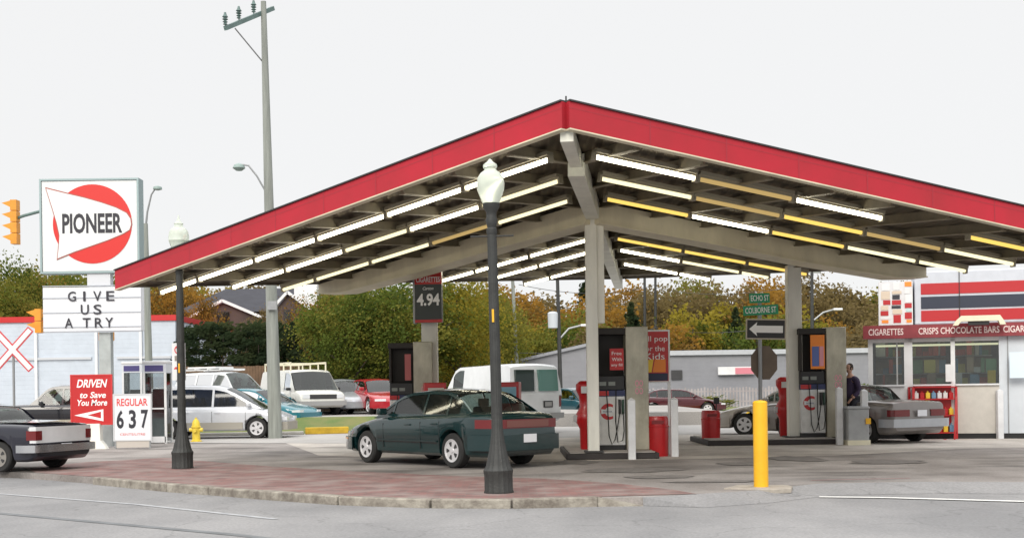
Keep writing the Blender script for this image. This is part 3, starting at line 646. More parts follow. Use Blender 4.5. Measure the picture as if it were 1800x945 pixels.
# main beam, kinked over the middle column
Cc = V(1.74, 26.2, 0); vC = (25.35 - P_.y) / (B_.y - P_.y); Cr = P_.lerp(B_, vC)
def wing_beam(W_, lab):
    d = (W_ - P_); v_end = 1 - vC; pts = []
    for s, dep in ((0, .38), (.3, .36), (.6, .37), (.9, .32), (1.0, .18)):
        pts.append((Cr + d * v_end * s, dep))
    out = Vector((d.y, -d.x, 0)).normalized() * .24; mb = MB()
    vs = []
    for p, dep in pts:
        for sgn, z in ((-1, .02), (1, .02), (1, -dep), (-1, -dep)): vs.append(p + out * sgn + up * z)
    fs = [(0, 1, 2, 3), tuple(range(len(vs) - 4, len(vs)))]
    for i in range(len(pts) - 1):
        for k in range(4): fs.append((i * 4 + k, i * 4 + (k + 1) % 4, i * 4 + 4 + (k + 1) % 4, i * 4 + 4 + k))
    mb.add(vs, fs)
    o = len(mb.v); vs = []
    for p, dep in pts:
        for sgn, z in ((-1.2, -dep), (1.2, -dep), (1.2, -dep - .03), (-1.2, -dep - .03)): vs.append(p + out * sgn + up * z)
    fs = [(0, 1, 2, 3), tuple(range(len(vs) - 4, len(vs)))]
    for i in range(len(pts) - 1):
        for k in range(4): fs.append((i * 4 + k, i * 4 + (k + 1) % 4, i * 4 + 4 + (k + 1) % 4, i * 4 + 4 + k))
    mb.add(vs, fs)
    o = mb.build('main_beam', beige, canopy, smooth=False); o['label'] = lab; return pts
bl = wing_beam(L_, 'left half of the deep beige cross beam'); brr = wing_beam(R_, 'right half of the deep beige cross beam')
def column(x, y, ztop_, w, lab=None, z0=.15, m=dirty_white):
    mb = MB(); mb.box(x - w / 2, x + w / 2, y - w / 2, y + w / 2, z0, ztop_); o = mb.build('column', m, canopy, bevel=.015)
    if lab: o['label'] = lab
    mb = MB(); mb.box(x - w * .8, x + w * .8, y - w * .8, y + w * .8, z0, z0 + .03); mb.build('base_plate', dark_grey, o); return o
column(1.64, 25.4, 5.02, .235, 'white middle column under the ridge')
MB().box(1.76, 1.90, 25.34, 25.5, at(1060, 568, 25.4).z, 4.8).build('cover_plate', dirty_white, canopy, bevel=.01)
cl = gx(757, 700, 30.4, 0); cr_ = gx(1397, 700, 31.3, 0)
column(cl.x, cl.y, 4.46, .38, 'white left column carrying the price board', .15)
column(cr_.x, cr_.y, 4.44, .34, 'pale grey right column beside the second pump', .15)

# ---------------------------------------------------------------- tube lights
tube_white = emis('tube_white', (1.0, 0.93, 0.70), 9.0); tube_warm = emis('tube_warm', (1.0, 0.90, 0.55), 1.25); tube_yel = emis('tube_yellow', (1.0, 0.66, 0.15), 1.05)
tube_dim = emis('tube_dim', (0.75, 0.52, 0.20), .62)
house_m = mat('fixture_housing', (0.30, 0.27, 0.2), .5)
def fixture_meshes(l, tm, root):
    MB().box(-l / 2, l / 2, -.09, .09, .06, .12).prism([(-l / 2, .03), (l / 2, .03), (l / 2, .06), (-l / 2, .06)], -.04, .04).build('housing', house_m, root)
    MB().tube([(-l / 2 + .02, 0, 0), (l / 2 - .02, 0, 0)], .036, 8).build('tube', tm, root)
    for e_ in (-l / 2, l / 2): MB().box(e_ - .02, e_ + .02, -.055, .055, -.055, .07).build('end_cap', house_m, root)
cw = {'w': ('white', tube_white), 'p': ('pale warm', tube_warm), 'y': ('yellow', tube_yel), 'd': ('dim amber', tube_dim)}
protos = {}
rown = {19.0: 'frontmost row', 21.0: 'second row', 23.3: 'third row', 29.6: 'fourth row', 32.1: 'fifth row', 35.7: 'rearmost row'}
pat = {('L', 19.0): 'wwwwwww', ('L', 21.0): 'pwpwwp', ('L', 23.3): 'pdpppd', ('L', 29.6): 'www', ('L', 32.1): 'ww', ('L', 35.7): 'ww',
       ('R', 19.0): 'wdw-ypp', ('R', 21.0): 'pdydpp', ('R', 23.3): 'ywypp', ('R', 29.6): 'yyyy', ('R', 32.1): 'wpp', ('R', 35.7): 'www'}
FL, GAP = 1.8, .05
wordn = ['nearest the ridge', 'second from the ridge', 'third from the ridge', 'fourth from the ridge', 'fifth from the ridge', 'sixth from the ridge', 'seventh from the ridge']
for (side, Yr), s in pat.items():
    W_ = L_ if side == 'L' else R_; v = (Yr - P_.y) / (B_.y - P_.y); st = P_.lerp(B_, v) - up * .12; d = (W_ - P_); Ltot = d.length * (1 - v) - .25; dn = d.normalized()
    pos = .42 if side == 'L' else .38
    for k, ch in enumerate(s):
        l = FL
        if pos + l > Ltot: l = Ltot - pos
        if l < .7: break
        if ch != '-':
            p = st + dn * (pos + l / 2); nm, tm = cw[ch]
            wing = 'left' if side == 'L' else 'right'
            lab = f'{nm} tube light {wordn[k]} in the {rown[Yr]}, {wing} wing'
            full = abs(l - FL) < .01
            if full and ch in protos:
                t = copy_tree(protos[ch]); t['label'] = lab
            else:
                t = thing('tube_light', lab, 'light', (0, 0, 0), 0, 'fluorescent tube lights under the canopy'); fixture_meshes(l, tm, t)
                if full: protos[ch] = t
            t.location = p; side_ = dn.cross(up).normalized(); z_ = side_.cross(dn)
            t.rotation_euler = Matrix((dn, -side_, z_)).transposed().to_euler() if False else Matrix(((dn.x, -side_.x, z_.x), (dn.y, -side_.y, z_.y), (dn.z, -side_.z, z_.z))).to_euler()
        pos += l + GAP

# ---------------------------------------------------------------- forecourt: islands, pumps, bins, bollards
isl_side = mat('island_side', (0.035, 0.03, 0.03), .7, var=.3, scale=3); isl_top = mat('island_top', (0.45, 0.42, 0.39), .85, var=.3, scale=3)
def island(label, x0, x1, y0, y1):
    t = thing('pump_island', label, 'pump island', ((x0 + x1) / 2, (y0 + y1) / 2, 0), 0, 'fuel pump islands'); w, d = (x1 - x0) / 2, (y1 - y0) / 2
    MB().box(-w, w, -d, d, 0, .13).build('kerb', isl_side, t, bevel=.02); MB().box(-w + .08, w - .08, -d + .08, d - .08, .13, .15).build('slab', isl_top, t); return t
i1 = G(994, 806), G(1140, 806)
island('raised island with black sides under the nearest pump', i1[0].x, 2.95, 25.2, 28.6)
island('raised island with black sides under the right-hand pump', G(1250, 785).x, G(1482, 786).x + .35, 30.3, 33.4)
island('raised island under the left pump, hidden behind the green sedan', -3.6, -1.2, 29.3, 32)
logo_blue = mat('logo_navy', (0.02, 0.03, 0.10), .5)
def logo_pts(c, r, a0, a1, n=28): return [(c[0] + r * math.cos(a0 + (a1 - a0) * i / n), c[1] + r * math.sin(a0 + (a1 - a0) * i / n)) for i in range(n + 1)]
def small_logo(parent, x, y, z, r):
    mb = MB(); outer = logo_pts((x, z), r, R(55), R(305)); inner = logo_pts((x + r * .18, z), r * .62, R(305), R(55)); mb.prism(outer + inner, y - .004, y); mb.build('emblem', red, parent)
    MB().prism([(x - r * .9, z + r * .32), (x + r * 1.1, z), (x - r * .9, z - r * .28)], y - .007, y - .004).build('emblem_flag', white, parent)
    text('PIONEER', r * 1.1, r * .18, parent, x - r * .1, y - .009, z, logo_blue)
def pump(label, loc, s=1.0, rz=0.0, panel=True, posters=True):
    t = thing('fuel_pump', label, 'fuel pump', loc, rz, 'fuel pumps'); t.scale = (s, s, s)
    MB().box(-.28, .28, -.22, .22, 0, .10).build('plinth', black, t)
    MB().box(-.29, .29, -.24, .24, .10, 1.12).build('cabinet', white, t, bevel=.02)
    MB().box(-.27, .27, -.246, -.24, .14, 1.08).build('door_panel', mat('pump_door', (.72, .72, .70), .4, var=.2), t)
    small_logo(t, -.06, -.247, .80, .17)
    MB().box(-.29, .29, -.25, .24, 1.12, 1.24).build('band', [logo_blue], t)
    MB().box(-.29, -.05, -.254, -.25, 1.13, 1.23).build('band_panel', red, t)
    h = MB(); h.box(-.29, .29, -.22, .22, 1.24, 1.55); h.build('display_head', black, t, bevel=.02)
    mb = MB()
    for x in (-.17, .02): mb.box(x - .07, x + .07, -.226, -.22, 1.34, 1.42)
    mb.build('display', mat('display', (.20, .22, .2), .3), t)
    mb = MB(); mb.box(-.30, .30, .10, .22, 1.55, 2.45); mb.box(-.30, -.24, -.22, .10, 1.55, 2.45); mb.box(-.32, .32, -.26, .24, 2.40, 2.54); mb.build('valance', mat('pump_valance', (.02, .016, .014), .6), t, bevel=.01)
    if panel: MB().box(.31, .78, -.28, .24, 0, 2.56).build('end_panel', pump_beige, t, bevel=.015)
    # nozzle boots and hoses
    for x in (.17, .24):
        nz = MB(); nz.box(x - .025, x + .025, -.30, -.25, .75, 1.05); nz.tube([(x, -.28, 1.0), (x, -.31, .92), (x, -.30, .80)], .018, 6); nz.build('nozzle', black if x < .2 else mat('nozzle_green', (.02, .06, .04), .5), t)
    MB().tube([(.17, -.30, .80), (.12, -.34, .5), (.06, -.33, .22), (0, -.31, .12), (-.06, -.31, .3), (-.08, -.28, .9), (-.1, -.26, 1.26)], .011, 8).build('hose', rubber, t)
    MB().tube([(.24, -.30, .80), (.25, -.34, .4), (.22, -.33, .2), (.12, -.31, .16), (.08, -.3, .6), (.1, -.27, 1.26)], .011, 8).build('hose', rubber, t)
    if panel:
        text('OO', .16, .13, t, .58, -.284, 1.38, mat('pink_marks', (.75, .22, .35), .5)); text('OO', .16, .13, t, .58, -.284, 1.22, mat('pink_marks', (.75, .22, .35), .5))
    return t
p1 = gx(1074, 790, 26.3, .15); pump('nearest fuel pump, white with round emblem, right of the middle column', p1, 1.0)
p2 = gx(1426, 768, 31.2, .15); pump('right-hand fuel pump between the pale column and the man', p2, 1.06)
p3 = gx(708, 760, 30.2, .15); pump('left fuel pump with dark upper cabinet behind the green sedan', p3, 0.96)
# poster leaning inside pump valance
def poster(name, label, px0, px1, py0, py1, Y, lines, bgm, fgm, cat='poster', rz=0, frame=None, legs=None, th=.03, sub=None):
    a, b = at(px0, py1, Y), at(px1, py0, Y); w, h = b.x - a.x, b.z - a.z
    t = thing(name, label, cat, ((a.x + b.x) / 2, Y, a.z if not legs else 0), rz); z0 = 0 if not legs else a.z
    MB().box(-w / 2, w / 2, -th / 2, th / 2, z0, z0 + h).build('panel', bgm, t)
    y = -th / 2 - .002
    for s, fw, cx, cz, fh, mm, *kw in lines: text(s, w * fw, h * fh, t, w * cx, y, z0 + h * cz, mm, **(kw[0] if kw else {}))
    if frame:
        f = MB(); e = .035
        f.box(-w / 2 - e, w / 2 + e, -th / 2 - .01, th / 2 + .01, z0 + h, z0 + h + e).box(-w / 2 - e, w / 2 + e, -th / 2 - .01, th / 2 + .01, z0 - e, z0).box(-w / 2 - e, -w / 2, -th / 2 - .01, th / 2 + .01, z0, z0 + h).box(w / 2, w / 2 + e, -th / 2 - .01, th / 2 + .01, z0, z0 + h); f.build('frame', frame, t)
    if legs:
        for x in (-w / 2 - .01, w / 2 + .01): MB().box(x - .03, x + .03, -.025, .025, 0, z0 - .03).build('leg', frame or white, t)
    return t, w, h, z0
yel = mat('poster_yellow', (.85, .6, .05), .5); wtxt = mat('letter_white', (.85, .85, .85), .5); navy = mat('navy', (.015, .02, .06), .5); ink = mat('letter_black', (.02, .02, .03), .5)
poster('poster', 'small red poster with white lines of text on the nearest pump', 1072, 1096, 612, 650, 25.95, [('Free', .7, 0, .78, .16, wtxt), ('With', .7, 0, .5, .16, wtxt), ('any fill', .8, 0, .22, .16, wtxt)], red, wtxt)
t, w, h, z0 = poster('advertising_board', 'red and white advertising board on two legs behind the red bin', 1113, 1174, 582, 670, 26.8,
    [('All pop', .72, .12, .84, .14, wtxt), ('for the', .6, .1, .66, .11, wtxt), ('Kids', .55, .12, .5, .13, wtxt)], red, wtxt, 'sign', 0, white, True)
MB().box(-w * .48, w * .48, -.021, -.015, z0 + .01, z0 + h * .16).build('base_band', navy, t)
MB().prism([(w * .05, z0 + h * .18), (w * .42, z0 + h * .18), (w * .42, z0 + h * .44), (w * .12, z0 + h * .44)], -.021, -.015).build('orange_patch', mat('poster_orange', (.85, .25, .03), .5), t)
MB().prism([(-w * .30, z0 + h * .18), (w * .02, z0 + h * .18), (w * .08, z0 + h * .44), (-w * .2, z0 + h * .42)], -.023, -.015).build('yellow_patch', yel, t)
t, w, h, z0 = poster('poster', 'orange and red poster inside the dark top of the right-hand pump', 1425, 1449, 588, 648, 30.9, [], mat('poster_orange', (.85, .25, .03), .5), wtxt)
MB().box(-w * .4, w * .1, -.021, -.015, h * .08, h * .66).build('blue_patch', mat('poster_blue', (.1, .15, .4), .5), t)
MB().box(w * .15, w * .42, -.021, -.015, h * .08, h * .66).build('pink_patch', mat('poster_pink', (.7, .3, .35), .5), t)
poster('poster', 'red and white poster inside the dark top of the left pump', 712, 722, 622, 668, 29.9, [], mat('faded_red_poster', (.45, .12, .12), .5), wtxt)
# round bins
def bin_(label, px, py, Y, w, h, m, z=0, lid=True, sq=False, name='litter_bin'):
    p = gx(px, py, Y, z); t = thing(name, label, 'litter bin', p)
    r = w / 2
    if sq: MB().box(-r, r, -r, r, 0, h * .93).build('body', m, t, bevel=.02); MB().box(-r - .02, r + .02, -r - .02, r + .02, h * .93, h).build('lid', m, t, bevel=.02)
    else:
        MB().lathe([(r * .93, 0), (r * .95, .03), (r, h * .72), (r * 1.04, h * .73), (r * 1.04, h * .76), (r * .98, h * .77), (r * .98, h * .93), (r * .9, h)], 28).build('body', m, t)
        MB().box(-r * .5, r * .5, -r - .012, -r * .9, h * .82, h * .9).build('flap', mat('dark_red', (.2, .01, .012), .5), t)
    return t
bin_('tall red litter bin beside the nearest pump island', 1155, 807, 26.2, .50, .84, bin_red)
t = bin_('small red bin with a black squeegee standing at the far end of the right island', 1250, 780, 31.6, .48, .84, bin_red)
MB().tube([(.13, -.05, .8), (.14, -.05, 1.08)], .015, 6).box(.07, .21, -.08, -.02, 1.0, 1.16).build('squeegee', black, t, bevel=.01)
t = bin_('square grey bin with cream foot between the two white posts by the man', 1505, 787, 29.95, .50, .92, mat('bin_grey', (.36, .37, .38), .6, var=.15), sq=True)
MB().box(-.27, .27, -.27, .27, 0, .12).build('foot_band', cream, t); MB().box(.16, .28, -.285, -.26, .5, .64).build('sticker', yellow, t)
# white posts
def post(name, label, px, pyb, pyt, Y, w, m, group, z=0, rnd=False):
    p = gx(px, pyb, Y, z); h = at(px, pyt, Y).z - z; t = thing(name, label, 'post', p, 0, group)
    if rnd: MB().lathe([(w / 2, 0), (w / 2, h - .02), (w / 2 - .02, h), (.01, h + .012)], 28).build('post', m, t)
    else:
        MB().box(-w / 2, w / 2, -w / 2, w / 2, 0, h - .05).build('post', m, t, bevel=.012)
        MB().add([(-w / 2, -w / 2, h - .05), (w / 2, -w / 2, h - .05), (w / 2, w / 2, h - .05), (-w / 2, w / 2, h - .05), (0, 0, h)], [(0, 1, 4), (1, 2, 4), (2, 3, 4), (3, 0, 4), (3, 2, 1, 0)]).build('cap', m, t)
    return t
wp = mat('post_white', (.72, .73, .75), .5, var=.14, scale=4)
for args in [('white guard post in front of the nearest pump, left of the red bin', 1111, 809, 698, 25.1), ('white guard post just right of the tall red bin', 1186, 806, 697, 25.9),
             ('white guard post in front of the right-hand pump', 1476, 790, 679, 30.0), ('white guard post right of the square grey bin', 1520, 786, 683, 29.9), ('white guard post standing before the kiosk wall at right', 1758, 771, 683, 32.0)]:
    post('guard_post', args[0], args[1], args[2], args[3], args[4], .15, wp, 'white guard posts')
pb = G(1338, 857); t = post('bollard', 'thick yellow bollard on a concrete pad beside the driveway', 1338, 857, 704, pb.y, .205, yellow, None, 0, True)
N = 9; mb = MB(); random.seed(1); pts = [(math.cos(i * 6.283 / N) * random.uniform(.42, .62), math.sin(i * 6.283 / N) * random.uniform(.3, .5)) for i in range(N)]
mb.slab([(pb.x + x, pb.y + y) for x, y in pts], -.05, .02); struct(mb, 'bollard_pad', mat('old_concrete', (.40, .36, .31), .9, var=.3, scale=5, bump=.4), bevel=.01)
# windscreen wash stands (red, pinched in the middle)
def wash(label, px, py, Y, k=1):
    p = gx(px, py, Y, .15); t = thing('wash_stand', label, 'wash stand', p, 0, 'red windscreen wash stands')
    h = 1.42 * k
    MB().lathe([(.11, 0), (.12, .02), (.13, h * .3), (.22, h * .42), (.20, h * .52), (.12, h * .62), (.14, h * .78), (.20, h * .86), (.2, h * .95), (.12, h)], 22).build('body', bin_red, t)
    MB().box(-.26, -.1, -.1, .02, h * .40, h * .5).build('bucket', mat('bucket_grey', (.5, .5, .52), .5), t, bevel=.02)
    MB().box(-.1, .1, -.215, -.19, h * .82, h * .92).build('towel_slot', white, t)
wash('red wash stand left of the white middle column', 1030, 775, 26.6, 1.02); wash('red wash stand left of the pale right column', 1379, 768, 31.9, 1.06)

# ---------------------------------------------------------------- signs
# big pylon sign
Ys = 35.0; a, b = at(75, 478, Ys), at(241, 316, Ys); w, h = b.x - a.x, b.z - a.z; cx = (a.x + b.x) / 2; basep = V(cx, Ys, 0)
t = thing('pylon_sign', 'large square pylon sign with red disc and white pennant emblem above a message board', 'sign', basep)
px_ = w / 166
def sx(px): return (px - 158) * px_
def sz(py): return a.z + (478 - py) * px_
MB().box(-w / 2, w / 2, -.02, .38, a.z, b.z).build('sign_box', mat('sign_face_white', (.70, .72, .73), .4, var=.06, scale=1.5), t, bevel=.02)
f = MB(); e = .05
for x0, x1, z0, z1 in ((-w / 2 - e, w / 2 + e, b.z, b.z + e), (-w / 2 - e, w / 2 + e, a.z - e, a.z), (-w / 2 - e, -w / 2, a.z, b.z), (w / 2, w / 2 + e, a.z, b.z)): f.box(x0, x1, -.05, .41, z0, z1)
f.build('frame', mat('frame_grey', (.28, .36, .37), .5, metal=.4), t)
disc_c, disc_r = (sx(163), sz(396)), 68.5 * px_
MB().prism(logo_pts(disc_c, disc_r, 0, 2 * math.pi, 64)[:-1], -.03, -.02).build('disc', mat('disc_red', (.60, .016, .012), .4), t)
pen = [(sx(84), sz(334)), (sx(120), sz(343.5)), (sx(150), sz(351)), (sx(180), sz(360)), (sx(205), sz(369)), (sx(222), sz(378)), (sx(229), sz(388)), (sx(230), sz(398)), (sx(227), sz(407)), (sx(215), sz(414)), (sx(190), sz(424)), (sx(160), sz(434)), (sx(130), sz(444)), (sx(102), sz(455)), (sx(105), sz(430)), (sx(106), sz(415)), (sx(102), sz(395)), (sx(95), sz(370))]
ctr_ = (sum(p[0] for p in pen) / len(pen), sum(p[1] for p in pen) / len(pen))
MB().prism([(ctr_[0] + (p[0] - ctr_[0]) * 1.028, ctr_[1] + (p[1] - ctr_[1]) * 1.045) for p in pen], -.036, -.03).build('pennant_outline', mat('outline_brown', (.35, .10, .08), .5), t)
MB().prism(pen, -.042, -.036).build('pennant', mat('pennant_white', (.72, .74, .74), .4), t)
text('PIONEER', sx(215) - sx(111), sz(377) - sz(412), t, sx(163), -.046, sz(395), ink, bold=.03)
# message board
m0, m1 = at(75, 583, Ys), at(245, 503, Ys)
MB().box(sx(75), sx(245), -.02, .3, m0.z, m1.z).build('message_board', mat('board_white', (.72, .74, .78), .5, var=.06), t, bevel=.01)
f = MB(); 
for py in (503, 523.5, 549, 574, 583): z = a.z - (py - 478) * px_; f.box(sx(75), sx(245), -.04, -.02, z - .012, z + .012)
f.build('letter_rail', mat('rail_grey', (.42, .45, .50), .5), t)
def mz(py): return a.z - (py - 478) * px_
for s_, x_, y_ in (('G', 126, 521), ('I', 147.5, 521), ('V', 170, 521), ('E', 192.5, 521), ('U', 148, 544), ('S', 170, 544), ('A', 120, 567), ('T', 151, 567), ('R', 172, 567), ('Y', 190, 567)):
    text(s_, (4 if s_ == 'I' else 14) * px_, 17 * px_, t, sx(x_), -.046, mz(y_), ink, 'letter', bold=.01)
MB().box(sx(152), sx(192), .0, .26, m1.z, a.z).build('neck', mat('neck_white', (.6, .62, .66), .5), t)
MB().box(sx(170), sx(190), .05, .30, 0, m0.z).build('pole', mat('pole_grey', (.42, .46, .46), .5, var=.2), t)
# railway crossing sign
Yc = 40; p = gx(24, 700, Yc); t = thing('crossing_sign', 'white X-shaped railway crossing sign with red edges at far left', 'sign', p)
c0 = at(24, 614, Yc) - p
for sg in (1, -1):
    for wd, ml, dy in ((.24, mat('cross_red', (.55, .06, .07), .5), 0), (.15, white, -.012)):
        l = .72 if wd > .2 else .69
        MB().bar(V(-l * .82, -.03 + dy + sg * .004, c0.z - sg * l * .9), V(l * .82, -.03 + dy + sg * .004, c0.z + sg * l * .9), .02, wd, up=(0, 0, 1)).build('blade', ml, t)
MB().tube([(0, .03, 0), (0, .03, c0.z + .1)], .04, 10).build('pole', grey_metal, t)
# traffic signals
sig = mat('signal_orange', (.75, .30, .02), .45, var=.15); sig_y = mat('signal_amber', (.80, .42, .03), .45)
Yt = 40.5; p = gx(183, 700, Yt); t = thing('traffic_signal', 'orange traffic signal on a long arm whose pole stands behind the pylon sign', 'traffic signal', p)
MB().tube([(0, 0, 0), (0, 0, at(183, 352, Yt).z)], [.15, .10], 12).build('pole', green_metal, t)
MB().tube([(0, 0, at(183, 340, Yt).z - .1), at(120, 358, Yt) - p, at(42, 379, Yt) - p, at(28, 384, Yt) - p], .05, 8).build('arm', green_metal, t)
def sig_head(c, n_, rz=0, k=1.0):
    mb = MB(); hgt = .36 * k
    for i in range(n_):
        z = c.z - i * hgt; mb.box(c.x - .06, c.x + .14, c.y - .16, c.y + .16, z - hgt + .02, z)
        vs = [(c.x - .06, c.y - .15, z - .03), (c.x - .34, c.y - .14, z - .10), (c.x - .34, c.y + .14, z - .10), (c.x - .06, c.y + .15, z - .03), (c.x - .06, c.y - .15, z - .24), (c.x - .06, c.y + .15, z - .24)]
        mb.add(vs, [(0, 1, 2, 3), (0, 4, 1), (3, 2, 5), (1, 4, 5, 2)])
    return mb.build('signal_head', sig, t, smooth=False)
sh = sig_head(at(24, 352, Yt) - p, 4); 
ls = MB()
for i in range(4): q = at(24, 352, Yt) - p; ls.lathe([(.1, -.01), (.1, .01)], 12, (q.x - .07, q.y, q.z - .18 - i * .36))
ls.build('lens', mat('green_lens', (.05, .3, .18), .3), sh)
q = at(67, 543, Yt) - p; sh = sig_head(q, 2, k=1.1)
MB().bar((0, 0, q.z - .3), (q.x + .1, 0, q.z - .3), .06, .06).build('bracket', green_metal, t)
q = at(190, 587, Yt) - p; MB().box(q.x - .22, q.x + .22, q.y - .3, q.y - .02, q.z - .22, q.z + .1).build('signal_head', sig, t, bevel=.03)
# red promotional board and price board
Yd = 33.6
t, w, h, z0 = poster('promotion_board', 'red board reading DRIVEN with white pennant, on a white rounded foot', 127, 195, 659, 744, Yd,
    [('DRIVEN', .78, .02, .84, .17, wtxt, dict(shear=.25, bold=.02)), ('to Save', .66, .04, .60, .13, wtxt, dict(shear=.2, bold=.02)), ('You More', .76, .02, .44, .13, wtxt, dict(shear=.2, bold=.02))], red, wtxt, 'sign', 0, mat('frame_red', (.55, .03, .03), .4))
t.location.z = 0
for o in t.children: o.location.z += at(160, 744, Yd).z
zb_ = at(160, 744, Yd).z; MB().prism([(w * .36 - w * .8, zb_ + h * .10 + .1), (w * .30, zb_ + h * .30), (w * .30, zb_ + h * .05)], -.022, -.015).build('pennant', wtxt, t)
MB().prism([(-w * .10, zb_ + h * .18), (w * .24, zb_ + h * .25), (w * .24, zb_ + h * .11)], -.026, -.022).build('pennant_mark', red, t)
MB().prism([(-.55, 0), (.42, 0), (.36, .1), (.26, .22), (.24, zb_), (-.30, zb_), (-.34, .35), (-.45, .15)], -.12, .12).build('foot', dirty_white, t)
t, w, h, z0 = poster('price_board', 'white price board reading REGULAR 637 on short metal legs', 202, 264, 693, 772, Yd - .2,
    [('REGULAR', .86, 0, .84, .17, mat('price_red', (.65, .06, .06), .5), dict(bold=.02)), ('6', .20, -.34, .46, .42, ink, dict(bold=.03)), ('3', .20, .0, .46, .42, ink, dict(bold=.03)), ('7', .20, .34, .46, .42, ink, dict(bold=.03)), ('CENTS/LITRE', .7, 0, .12, .05, mat('price_red', (.65, .06, .06)))], mat('board_white', (.72, .74, .78)), ink, 'sign', 0, mat('frame_pale', (.55, .56, .58), .5))
for o in t.children: o.location.z += at(230, 772, Yd - .2).z
t.location.z = 0
zb_ = at(230, 772, Yd - .2).z
for x in (-w * .48, w * .48): MB().box(x - .02, x + .02, -.02, .02, 0, zb_).build('leg', grey_metal, t)
MB().box(-w * .48, w * .48, -.01, .01, .03, zb_).build('skirt', mat('skirt_beige', (.5, .46, .42), .7), t)
# no-parking plate on left lamp
Yl = G(321, 822).y
t = thing('parking_sign', 'white no-parking plate with red ring strapped to the left lamp post', 'sign', V(at(315, 668, Yl - .12).x, Yl - .12, at(315, 668, Yl).z))
w, h = .26, .72
MB().box(-w / 2, w / 2, -.006, .006, 0, h).build('plate', white, t)
mb = MB(); mb.prism(logo_pts((0, h * .82), .085, 0, 6.2832, 24)[:-1], -.012, -.006, 0, [logo_pts((0, h * .82), .065, 0, 6.2832, 24)[:-1]]); mb.bar((-.055, -.009, h * .82 + .055), (.055, -.009, h * .82 - .055), .004, .02); mb.build('ring', mat('ring_red', (.6, .05, .05), .5), t)
text('P', .05, .08, t, 0, -.009, h * .82, ink)
MB().box(-.08, .08, -.012, -.006, h * .52, h * .66).build('dark_mark', mat('plate_mark', (.25, .22, .2), .6), t)
MB().prism([(-.1, h * .3), (.1, h * .3), (.07, h * .36), (-.07, h * .36)], -.012, -.006).build('mark', mat('ring_red', (.6, .05, .05)), t)
# cigarette price board on the left column
t, w, h, z0 = poster('cigarette_board', 'red and black board with cigarette price fixed high on the left column', 731, 777, 476, 567, 29.9,
    [('CIGARETTES', .9, 0, .83, .10, wtxt, dict(bold=.01)), ('Carton', .4, 0, .66, .06, wtxt, dict(shear=.3)), ('4.94', .86, 0, .44, .24, wtxt, dict(bold=.03))], mat('board_black', (.012, .02, .022), .4), wtxt, 'sign', R(-8), None, None, .18)
MB().box(-w / 2 - .003, w / 2 + .003, -.098, -.0, h * .74, h + .004).build('header', red, t); MB().box(-w / 2 - .003, w / 2 + .003, -.098, 0, 0, h * .055).build('footer', red, t)
MB().box(-w / 2 - .05, -w / 2 - .004, -.1, .12, -.02, h + .02).build('edge', grey_metal, t)
for o in t.children:
    if o.name.startswith('lettering') and o.location.z > h * .8: o.location.y = -.102
# street names, one-way sign, back of stop sign on one pole
Yn = 27.5; p = gx(1337, 760, Yn); t = thing('street_sign', 'galvanised pole with two green street name plates and a one-way arrow plate', 'street sign', p)
MB().tube([(0, 0, 0), at(1335, 515, Yn) - p], .045, 12).build('pole', grey_metal, t)
gs = mat('street_green', (.01, .28, .13), .45)
def rl(px, py): return at(px, py, Yn) - p
for px0, px1, pyc, s_, rz in ((1315, 1353, 524, 'ECHO ST', R(18)), (1306, 1366, 545, 'COLBORNE ST', R(-8))):
    q = rl((px0 + px1) / 2, pyc); w = (px1 - px0) / 80.0 / math.cos(rz); h_ = 17 / 80
    o = MB().box(-w / 2, w / 2, -.01, .01, -h_ / 2, h_ / 2).build('name_plate', gs, t, bevel=.004); o.location = (q.x, -.07 if rz < 0 else -.07, q.z); o.rotation_euler = (0, R(-2), rz)
    text(s_, w * .88, h_ * .6, o, 0, -.012, 0, wtxt, bold=.01)
q0, q1 = rl(1310, 597), rl(1380, 560); w = q1.x - q0.x; hh = q1.z - q0.z; cx_, cz_ = (q0.x + q1.x) / 2, (q0.z + q1.z) / 2
o = MB().box(-w / 2, w / 2, -.008, .008, -hh / 2, hh / 2).build('one_way_plate', mat('sign_edge', (.45, .40, .32), .5), t); o.location = (cx_, -.08, cz_); o.rotation_euler = (0, R(1.5), 0)
MB().box(-w / 2 + .03, w / 2 - .03, -.012, -.008, -hh / 2 + .03, hh / 2 - .03).build('field', black, o)
MB().prism([(-w * .42, 0), (-w * .22, hh * .34), (-w * .24, hh * .17), (w * .42, hh * .17), (w * .42, -hh * .17), (-w * .24, -hh * .17), (-w * .22, -hh * .34)], -.016, -.012).build('arrow', wtxt, o)
q = rl(1344, 637); MB().prism([(.40 * math.cos(R(22.5 + 45 * i)) * .78, .40 * math.sin(R(22.5 + 45 * i))) for i in range(8)], .05, .06).build('octagon_back', mat('sign_back', (.16, .12, .09), .6, var=.2), t).location = (q.x, 0, q.z)
